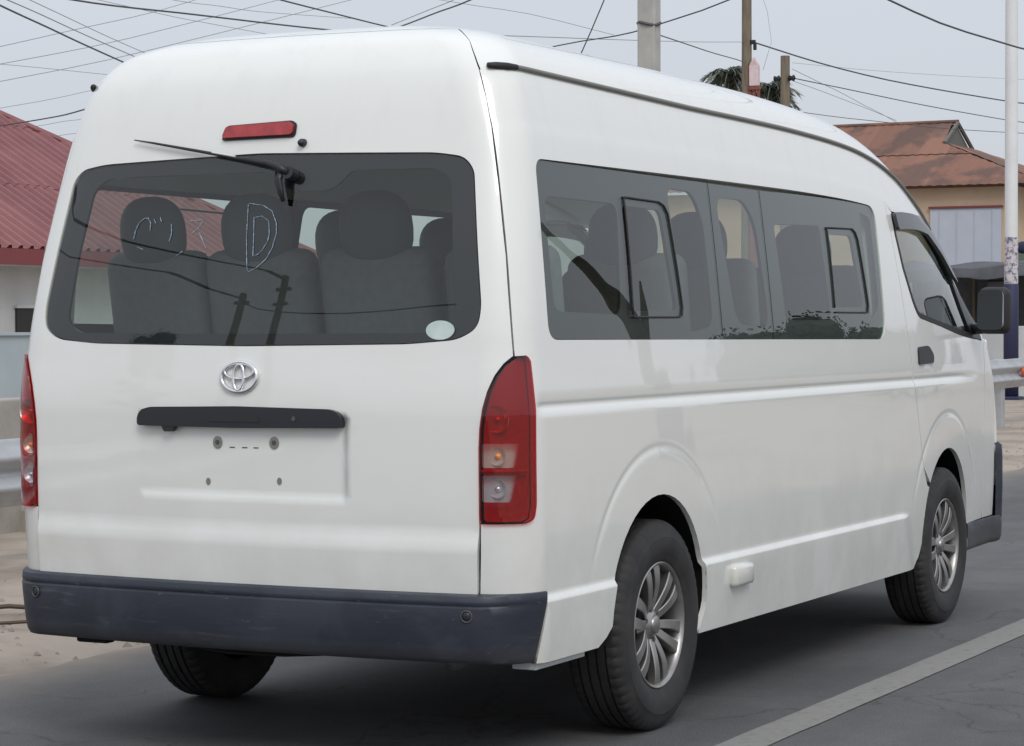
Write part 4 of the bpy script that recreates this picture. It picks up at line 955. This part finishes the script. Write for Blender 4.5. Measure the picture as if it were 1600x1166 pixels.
# ------------------------------------------------------------------ market stall, white pole, screen boards
st = empty('market_stall', (-8.3, 35.8, 0)); tag(st, 'market stall under a sagging dark grey tarpaulin beside the white pole', 'stall')
G = []
for i, x in enumerate(np.linspace(-1.6, 1.9, 22)):
    row = []
    for j, y in enumerate(np.linspace(-.9, 1.2, 8)):
        row.append((x, y, 2.30+.16*(j/7) + .05*math.sin(x*2.2+.6)+.03*math.sin(x*5+y*3)-.06*math.exp(-(x-.2)**2)))
    row.insert(0, (x, -.93, row[0][2]-.14-.08*abs(math.sin(x*2.6)))); G.append(row)
b = MB(); b.grid(np.array(G)); b.build('canopy', 'tarp', st, smooth=True)
for x in (-1.5, -.42, .75, 1.8):
    MB().tube([(x, -.85, 0), (x+.02, -.85, 2.2)], .03, 6).build('stall_post', 'wood', st); MB().tube([(x, 1.1, 0), (x, 1.1, 2.3)], .03, 6).build('stall_post', 'wood', st)
MB().box((.1, .4, .45), (3.2, .7, .9), .01).build('counter', 'wood', st)
MB().box((.1, 1.15, 1.1), (3.4, .05, 2.2)).build('back_cloth', 'tarp', st)
MB().box((.6, -.7, 1.95), (.45, .3, .2), .03).build('hanging_bundle', 'dark', st)
gb = empty('goods_bundle', (-7.55, 36.0, 2.52)); tag(gb, 'dark and white bundle of goods on top of the stall canopy by the white pole', 'bundle')
for k, (x, y, z, sx_, ma) in enumerate([(0, 0, .13, .26, 'cloth'), (.22, .05, .10, .2, 'poster'), (-.2, .03, .08, .22, 'poster'), (.38, 0, .16, .24, 'cloth')]):
    q = link('bag', oval_pad((sx_, .22, .22+.03*(k % 2))), ma, gb); q.location = (x, y, z)
wp = empty('white_pole', (-6.87, 32.68, 0)); tag(wp, 'tall white painted pole with torn posters above a navy band', 'pole')
MB().lathe([(0, .11), (2.0, .108), (9, .10)], 20, 'z').build('shaft', 'white', wp, smooth=True)
MB().lathe([(.0, .115), (.0, .125), (1.93, .122), (1.95, .11)], 20, 'z').build('navy_band', 'navy', wp, smooth=True)
MB().lathe([(1.96, .114), (2.72, .112)], 20, 'z').build('poster_wrap', 'poster', wp, smooth=True)
MB().box((0, 0, .04), (.36, .36, .1), .02).build('footing', 'navy', wp)
for lbl, (x, y), sz in [('pale painted board fence behind the guardrail near the white pole', (-8.2, 33.6), (2.6, .08, 1.25)), ('pale grey board standing behind the white pole at the right edge', (-6.55, 34.2), (1.0, .06, 1.28))]:
    o = MB().box((0, 0, sz[2]/2), sz, .01).build('board', 'pale', None); o.location = (x, y, 0); tag(o, lbl, 'board')

# ------------------------------------------------------------------ poles
cp = empty('concrete_utility_pole', (-7.15, 18.38, 0)); tag(cp, 'thick grey concrete utility pole rising behind the van roof', 'utility pole')
MB().box((0, 0, 4.5), (.22, .19, 9.0), .02).build('shaft', 'polec', cp); MB().tube([(.13*math.cos(t), .12*math.sin(t), 4.72+.02*math.sin(2*t)) for t in np.linspace(0, 2*math.pi, 14, endpoint=False)], .018, 5, closed=True).build('strap', 'wire', cp)
op = empty('wooden_utility_pole', (-10.55, 30.14, 0)); tag(op, 'tall brown wooden utility pole left of the short pole', 'utility pole')
MB().lathe([(0, .10), (9, .072)], 12, 'z').build('shaft', 'wood', op, smooth=True)
MB().box((.11, -.02, 5.87), (.10, .05, .07), .01).build('clamp', 'rubber', op); MB().box((.15, -.02, 5.80), (.05, .05, .12), .01).build('insulator', 'rubber', op)
sp_ = empty('short_wooden_pole', (-8.58, 26.63, 0)); tag(sp_, 'short weathered wooden pole with flat cut top and two insulators', 'utility pole')
MB().lathe([(0, .085), (5.22, .068), (5.225, .001)], 12, 'z').build('shaft', 'wood', sp_, smooth=True, angle=40)
for s_ in (-1, 1): MB().lathe([(-.05, .02), (-.04, .045), (0, .03), (.03, .05), (.05, .02)], 10, 'x', (s_*.115, -.03, 4.89)).build('insulator', 'rubber', sp_, smooth=True)
mb_ = empty('meter_box', (-10.40, 30.1, 4.2)); tag(mb_, 'pink and white metal box on a red frame beside the wooden pole', 'metal box')
b = MB(); b.box((0, 0, 1.12), (.155, .12, .34), .02); b.build('box_body', 'pink', mb_); MB().prism([(-.07, -.05, 1.29), (.07, -.05, 1.29), (0, -.05, 1.42)], (0, .1, 0)).build('box_top', 'pink', mb_)
MB().box((-.11, 0, 1.05), (.05, .06, .55)).build('back_bar', 'redst', mb_)
for x in (-.07, 0, .07): MB().box((x, 0, .4), (.035, .05, 1.1)).build('frame_leg', 'redst', mb_)
MB().box((0, 0, .92), (.19, .10, .05)).build('frame_top', 'redst', mb_)
MB().box((0, 0, -2.1), (.12, .12, 4.2)).build('frame_column', 'redst', mb_)
# palm behind the poles
def palm(loc, hgt, label):
    p = empty('palm_tree', loc); tag(p, label, 'palm tree')
    MB().tube([(0, 0, 0), (.15, 0, hgt*.4), (.1, .1, hgt*.8), (0, 0, hgt)], [.24, .18, .15, .17], 10).build('trunk', 'bark', p, smooth=True)
    rnd = random.Random(5); b = MB()
    for k in range(60):
        az = rnd.uniform(0, 6.28); el = rnd.uniform(-.6, 1.35); Lf = rnd.uniform(.45, .8); d = Vector((math.cos(az), math.sin(az), 0))
        pts = [Vector((0, 0, hgt)) + d*(Lf*t*math.cos(el)) + Vector((0, 0, Lf*t*math.sin(el)-.55*t*t)) for t in np.linspace(0, 1, 8)]
        b.tube(pts, [.014]*8, 4); sd_ = d.cross(Vector((0, 0, 1)))
        for i in range(1, 8):
            for j in range(3):
                q = pts[i-1].lerp(pts[i], j/3)
                for s_ in (-1, 1):
                    l_ = .26*(1-abs(i/8-.45)); tip = q+sd_*s_*l_*.8+d*.16+Vector((0, 0, -.10+rnd.uniform(-.1, .1))); w_ = d*.02
                    b.add([q-w_, q+w_, tip], [(0, 1, 2)])
    b.build('crown', 'palm', p); return p
palm((-18.2, 48.6, 0), 7.35, 'dark green palm crown behind the wooden pole')
palm((-17.25, 49.0, 0), 7.0, 'lower palm crown showing beside the short wooden pole')
# ------------------------------------------------------------------ overhead wires, each strung between points in the street
WIRES = [
    ('thick black cable slanting down to the van roof from the upper left', 0.013, [(-10.23, 10.1, 4.35), (-9.97, 11.35, 4.36), (-10.09, 13.53, 4.47), (-10.36, 16.76, 4.66), (-10.14, 19.12, 4.78)]),
    ('black cable dropping to the roof above the rear wiper', 0.011, [(-7.98, 11.23, 4.31), (-8.21, 12.24, 4.35), (-8.82, 14.18, 4.48), (-9.35, 16.15, 4.59), (-9.94, 18.1, 4.73)]),
    ('dark cable rising to the upper edge right of the roof crown', 0.012, [(-7.71, 15.87, 4.89), (-8.5, 16.58, 4.87), (-9.8, 18.17, 4.98), (-11.16, 19.73, 5.06), (-12.64, 21.23, 5.13)]),
    ('thinner dark cable rising beside the one right of the roof crown', 0.006, [(-7.83, 15.81, 4.94), (-8.63, 16.52, 4.89), (-9.91, 18.12, 5.0), (-11.25, 19.68, 5.08)]),
    ('dark cable at the far left slanting down behind the roof corner', 0.012, [(-8.93, 8.51, 4.07), (-9.29, 9.45, 4.05), (-10.67, 12.12, 4.16), (-11.9, 14.85, 4.2), (-13.06, 17.63, 4.22)]),
    ('grey cable parallel above the dark one at the far left', 0.007, [(-8.93, 8.51, 4.14), (-9.24, 9.47, 4.1), (-10.58, 12.16, 4.21), (-11.79, 14.91, 4.26), (-13.06, 17.63, 4.37)]),
    ('thin pale wire uppermost of the parallel cables at the far left', 0.005, [(-8.74, 8.6, 4.12), (-9.07, 9.56, 4.1), (-10.47, 12.22, 4.24), (-11.71, 14.95, 4.31), (-12.93, 17.7, 4.4)]),
    ('thin wire rising to the right, highest on the left sky', 0.006, [(-12.83, 13.26, 4.17), (-13.11, 14.25, 4.37), (-13.57, 16.27, 4.8), (-13.97, 18.32, 5.24), (-14.41, 20.35, 5.73)]),
    ('thin wire rising to the right, second from top on the left sky', 0.006, [(-12.83, 13.26, 3.99), (-13.11, 14.25, 4.18), (-13.3, 16.4, 4.62), (-13.43, 18.59, 5.14), (-13.64, 20.73, 5.65)]),
    ('thin wire rising to the right, third from top on the left sky', 0.006, [(-12.83, 13.26, 3.81), (-13.1, 14.24, 3.99), (-13.23, 16.43, 4.44), (-12.92, 18.84, 5.06), (-12.41, 21.35, 5.75)]),
    ('thin wire sagging to the right across the left sky above the red roof', 0.005, [(-14.13, 14.85, 4.32), (-14.38, 15.85, 4.39), (-15.0, 17.78, 4.53), (-15.58, 19.73, 4.66), (-16.33, 22.72, 4.86)]),
    ('thin pale wire lowest of the long ones above the red roof', 0.005, [(-14.13, 14.84, 3.7), (-14.38, 15.84, 3.87), (-15.11, 17.72, 4.15), (-15.7, 19.67, 4.49), (-16.66, 22.55, 5.01)]),
    ('thick twisted service cable ending over the red roof', 0.013, [(-18.62, 21.55, 4.26), (-17.01, 20.12, 4.16), (-15.47, 18.65, 4.06), (-13.93, 17.19, 4.0), (-11.66, 14.97, 3.93)]),
    ('faint wire just over the ridge of the red roof', 0.005, [(-19.06, 22.45, 4.28), (-18.08, 21.82, 4.27), (-16.45, 20.4, 4.17), (-14.65, 19.07, 4.14)]),
    ('faintest wire touching the slope of the red roof', 0.005, [(-19.4, 23.4, 4.21), (-18.52, 22.72, 4.18), (-17.58, 22.07, 4.14), (-15.82, 20.72, 4.03)]),
    ('thin wire crossing the top edge left of the roof crown', 0.005, [(-11.27, 14.07, 4.84), (-11.42, 15.11, 4.88), (-12.09, 17.02, 5.07), (-12.71, 18.95, 5.25), (-13.15, 22.1, 5.53)]),
    ('thin wire sloping to the roof top left of the roof crown', 0.005, [(-12.58, 15.65, 4.97), (-12.7, 16.71, 4.98), (-13.32, 18.64, 5.11), (-13.71, 20.69, 5.2)]),
    ('short dark wire dropping steeply to the roof left of the concrete pole', 0.009, [(-5.88, 14.54, 4.7), (-6.06, 14.78, 4.52), (-6.28, 15.0, 4.3), (-6.56, 15.3, 4.06), (-6.84, 15.61, 3.84)]),
    ('dark cable rising from behind the roof past the concrete pole to the top edge', 0.011, [(-10.35, 21.25, 4.81), (-9.36, 20.63, 4.82), (-7.36, 18.61, 4.69), (-6.34, 17.67, 4.71), (-5.47, 16.99, 4.79)]),
    ('thin level wire between the roof and the wooden pole', 0.007, [(-7.3, 13.82, 4.15), (-7.64, 15.89, 4.36), (-9.27, 22.93, 5.11), (-9.81, 26.02, 5.43), (-10.59, 30.12, 5.88)]),
    ('black cable from the concrete pole down to the wooden pole', 0.01, [(-7.05, 18.43, 4.6), (-7.95, 21.34, 4.84), (-8.8, 24.28, 5.06), (-9.92, 28.2, 5.37), (-10.38, 29.65, 5.49)]),
    ('thick cable from the wooden pole sagging to the right edge', 0.017, [(-10.46, 30.19, 5.88), (-10.18, 32.56, 5.75), (-9.63, 35.08, 5.62), (-8.7, 38.9, 5.54), (-8.24, 42.5, 5.67)]),
    ('thick black cable across the upper right corner', 0.016, [(-4.45, 17.51, 4.95), (-4.4, 18.66, 4.86), (-4.42, 20.89, 4.82), (-4.35, 23.16, 4.83), (-4.3, 26.55, 4.93)]),
    ('medium cable from the short wooden pole to the right edge', 0.011, [(-8.49, 26.68, 4.9), (-8.64, 28.84, 4.97), (-8.69, 32.18, 5.03), (-8.43, 37.91, 5.1), (-8.24, 42.49, 5.26)]),
    ('thin upper wire fanning from the short wooden pole to the rusty roof', 0.006, [(-8.49, 26.68, 5.03), (-8.97, 29.79, 5.03), (-9.39, 32.94, 4.97), (-10.14, 37.05, 5.0)]),
    ('thin lower wire fanning from the short wooden pole to the rusty roof', 0.006, [(-8.49, 26.67, 4.86), (-9.06, 29.75, 4.96), (-9.54, 32.87, 5.01), (-10.24, 37.0, 5.09)]),
    ('lowest wire running to the ridge of the rusty roof', 0.009, [(-11.36, 34.19, 5.12), (-11.08, 35.45, 5.1), (-10.78, 36.73, 5.1), (-9.68, 38.4, 5.01), (-8.24, 42.49, 5.09)]),
    ('faint wire highest over the rusty roof behind the white pole', 0.005, [(-11.28, 34.25, 5.96), (-10.78, 35.63, 5.97), (-10.02, 38.25, 6.05), (-8.25, 42.51, 6.19)]),
    ('loose thin loop of wire hanging beside the wooden pole', 0.005, [(-10.38, 30.25, 6.77), (-10.25, 30.3, 6.36), (-10.19, 30.32, 5.94), (-10.24, 30.29, 5.52), (-10.31, 30.25, 5.42)]),
    ('thin wire left of the steep one over the roof', 0.005, [(-10.15, 19.13, 5.25), (-9.9, 19.25, 5.2), (-9.76, 20.44, 5.23), (-9.52, 21.68, 5.17), (-9.57, 22.77, 5.18)]),
]
def smooth_path(P, n=24):
    P = np.array(P, float); t = np.concatenate([[0], np.cumsum(np.linalg.norm(np.diff(P, axis=0), axis=1))]); fs = [pchip(t, P[:, i]) for i in range(3)]
    tt = np.linspace(0, t[-1], n); return np.stack([f(tt) for f in fs], 1)
CAMP = Vector((4.0914, -7.3914, 1.3371))
def run_on(p, d):
    d = d/np.linalg.norm(d); L_ = 18.0 if d[1] >= 0 else min(18.0, max(.5, (p[1]-4.0)/-d[1])); return p+d*L_
def carry_on(P):
    '''spans that leave the picture run on to the next pole'''
    P = [np.array(p, float) for p in P]
    def gone(p):
        d = Vector(p)-CAMP; w = d.dot(Fv); return abs(d.dot(R2)/w) > .2 or d.dot(U2)/w > .147
    if gone(P[0]): d = P[0]-P[1]; P = [run_on(P[0], d)] + P
    if gone(P[-1]): d = P[-1]-P[-2]; P = P + [run_on(P[-1], d)]
    return P
for lbl, r_, pts in WIRES:
    o = MB().tube(smooth_path(carry_on(pts), 40), r_*.72, 6).build('overhead_wire', 'wire' if r_ >= .009 else 'wiret', None, smooth=True); tag(o, lbl, 'wire', 'overhead wires')
# ------------------------------------------------------------------ verge litter
rnd = random.Random(3)
for lbl, pts, r_ in [('long thin dry twig on the sand under the left bumper corner', [(-2.62, 1.02, .05), (-2.5, 1.12, .055), (-2.4, 1.2, .045), (-2.32, 1.3, .055), (-2.2, 1.42, .05)], .008),
                     ('dark bent twig lying left of the bumper on the sand', [(-2.95, 1.25, .07), (-2.85, 1.38, .075), (-2.78, 1.45, .065), (-2.6, 1.62, .07)], .011)]:
    tag(MB().tube(pts, r_, 5).build('twig', 'twig', None), lbl, 'twig')
b = MB()
for k in range(2600):
    y = rnd.uniform(-6, 32); x = -1.95-abs(rnd.gauss(0, 1.1)); s_ = rnd.choice([.008, .012, .015, .02, .03])*rnd.uniform(.6, 1.3)
    z = float(hump(np.array(x), np.array(y))); q = [(x+s_*rnd.uniform(.6, 1)*dx, y+s_*rnd.uniform(.6, 1)*dy, z+s_*.6*dz) for dx, dy, dz in ((1, 0, 0), (0, 1, 0), (-1, 0, 0), (0, -1, 0), (0, 0, 1))]
    b.add(q, [(0, 1, 4), (1, 2, 4), (2, 3, 4), (3, 0, 4)])
tag(b.build('pebbles', 'stone', None), 'scattered pebbles and grit on the sandy verge', 'pebbles', kind='stuff')

# ------------------------------------------------------------------ across the road and behind the viewer: what the windows mirror
def tree(loc, hgt, rad, label, seed):
    rr = random.Random(seed); t = empty('broadleaf_tree', loc); tag(t, label, 'tree', 'trees across the road')
    MB().tube([(0, 0, -.1), (.1*rr.uniform(-1, 1), .1, hgt*.4), (.2*rr.uniform(-1, 1), 0, hgt*.75)], [.16, .12, .05], 8).build('trunk', 'bark', t, smooth=True)
    b = MB(); cl = [(rr.uniform(-1, 1)*rad*.7, rr.uniform(-1, 1)*rad*.7, hgt*.55+rr.uniform(-1, 1)*hgt*.33, rr.uniform(.3, .55)*rad) for _ in range(22)]
    for k in range(9000):
        c = rr.choice(cl); d = Vector((rr.gauss(0, 1), rr.gauss(0, 1), rr.gauss(0, .8))).normalized()*c[3]*rr.uniform(.5, 1.1); p = Vector(c[:3])+d
        n_ = Vector((rr.gauss(0, 1), rr.gauss(0, 1), rr.gauss(0, 1))).normalized(); u = n_  .orthogonal().normalized()*.05; w_ = n_.cross(u)*.6
        b.add([p-u, p+w_, p+u, p-w_], [(0, 1, 2, 3)])
    for cx, cy, cz, cr_ in cl:
        bm = bmesh.new(); bmesh.ops.create_icosphere(bm, subdivisions=2, radius=cr_*.72)
        for v in bm.verts: v.co *= 1+.18*math.sin(v.co.x*9+cz)*math.sin(v.co.y*8+cx)
        bm.verts.index_update(); b.add([v.co+Vector((cx, cy, cz)) for v in bm.verts], [[v.index for v in f.verts] for f in bm.faces]); bm.free()
    b.build('crown', 'leaf', t); return t
for k, (x, y, hh, rad) in enumerate([(13.2, 33.3, 3.1, 1.1), (12.3, 34.2, 3.4, 1.2), (11.4, 35.0, 3.2, 1.1), (10.5, 36, 3.3, 1.2), (9.4, 37.6, 3.6, 1.3)]):
    tree((x, y, 0), hh, rad, ['rearmost', 'second from the back', 'middle', 'second from the front', 'foremost'][k] + ' of the dark bushes mirrored along the bottom of the side windows', 11+k)
tree((-20.2, -23.5, 0), 7.9, 1.4, 'dark tree crown mirrored at the bottom of the rear window', 40)
dt = empty('leaning_tree', (6.85, 14.05, 0)); tag(dt, 'forked leaning bare trunk mirrored in the rearmost side window', 'tree')
MB().tube([(.05, .0, -.1), (.03, -.15, 1.0), (.06, -.47, 2.1), (.12, -.67, 2.77), (.22, -.98, 3.41), (.31, -1.25, 3.94), (.35, -1.5, 4.05), (.36, -1.8, 4.0)], [.17, .15, .11, .062, .05, .045, .055, .03], 8).build('trunk', 'bark', dt, smooth=True)
MB().tube([(.06, -.47, 2.0), (-.03, -.42, 2.5), (-.08, -.36, 2.95)], [.07, .05, .012], 7).build('spur', 'bark', dt, smooth=True)
def mirrored_pole(loc, hgt, label, arms=1):
    p = empty('utility_pole', loc); tag(p, label, 'utility pole'); MB().lathe([(0, .16), (hgt, .13)], 12, 'z').build('shaft', 'wood', p, smooth=True)
    for a in range(arms): MB().box((0, 0, hgt-.3-.5*a), (.6, .08, .1)).build('crossarm', 'wood', p)
    return p
mirrored_pole((-10.3, -18.1, 0), 7.85, 'taller of the two dark poles mirrored in the rear window', 2)
mirrored_pole((-12.4, -18.9, 0), 7.75, 'shorter of the two dark poles mirrored in the rear window', 1)
for lbl, pts, r_ in [('upper cable mirrored slanting across the rear window', [(-20.5, -8.5, 9.3), (-17.2, -11.5, 8.8), (-14, -15, 8.2), (-10.3, -18.1, 7.8)], .035), ('lower cable mirrored slanting across the rear window', [(-20, -10, 8.2), (-17, -14, 7.95), (-14.5, -17, 7.8), (-12.4, -18.9, 7.6)], .03), ('short cable mirrored between the two poles in the rear window', [(-12.4, -18.9, 7.5), (-11.3, -18.5, 7.0), (-8, -17.5, 6.4), (-4, -16, 6.2)], .025)]:
    tag(MB().tube(smooth_path(pts), r_, 6).build('overhead_wire', 'wire', None), lbl, 'wire', 'overhead wires')
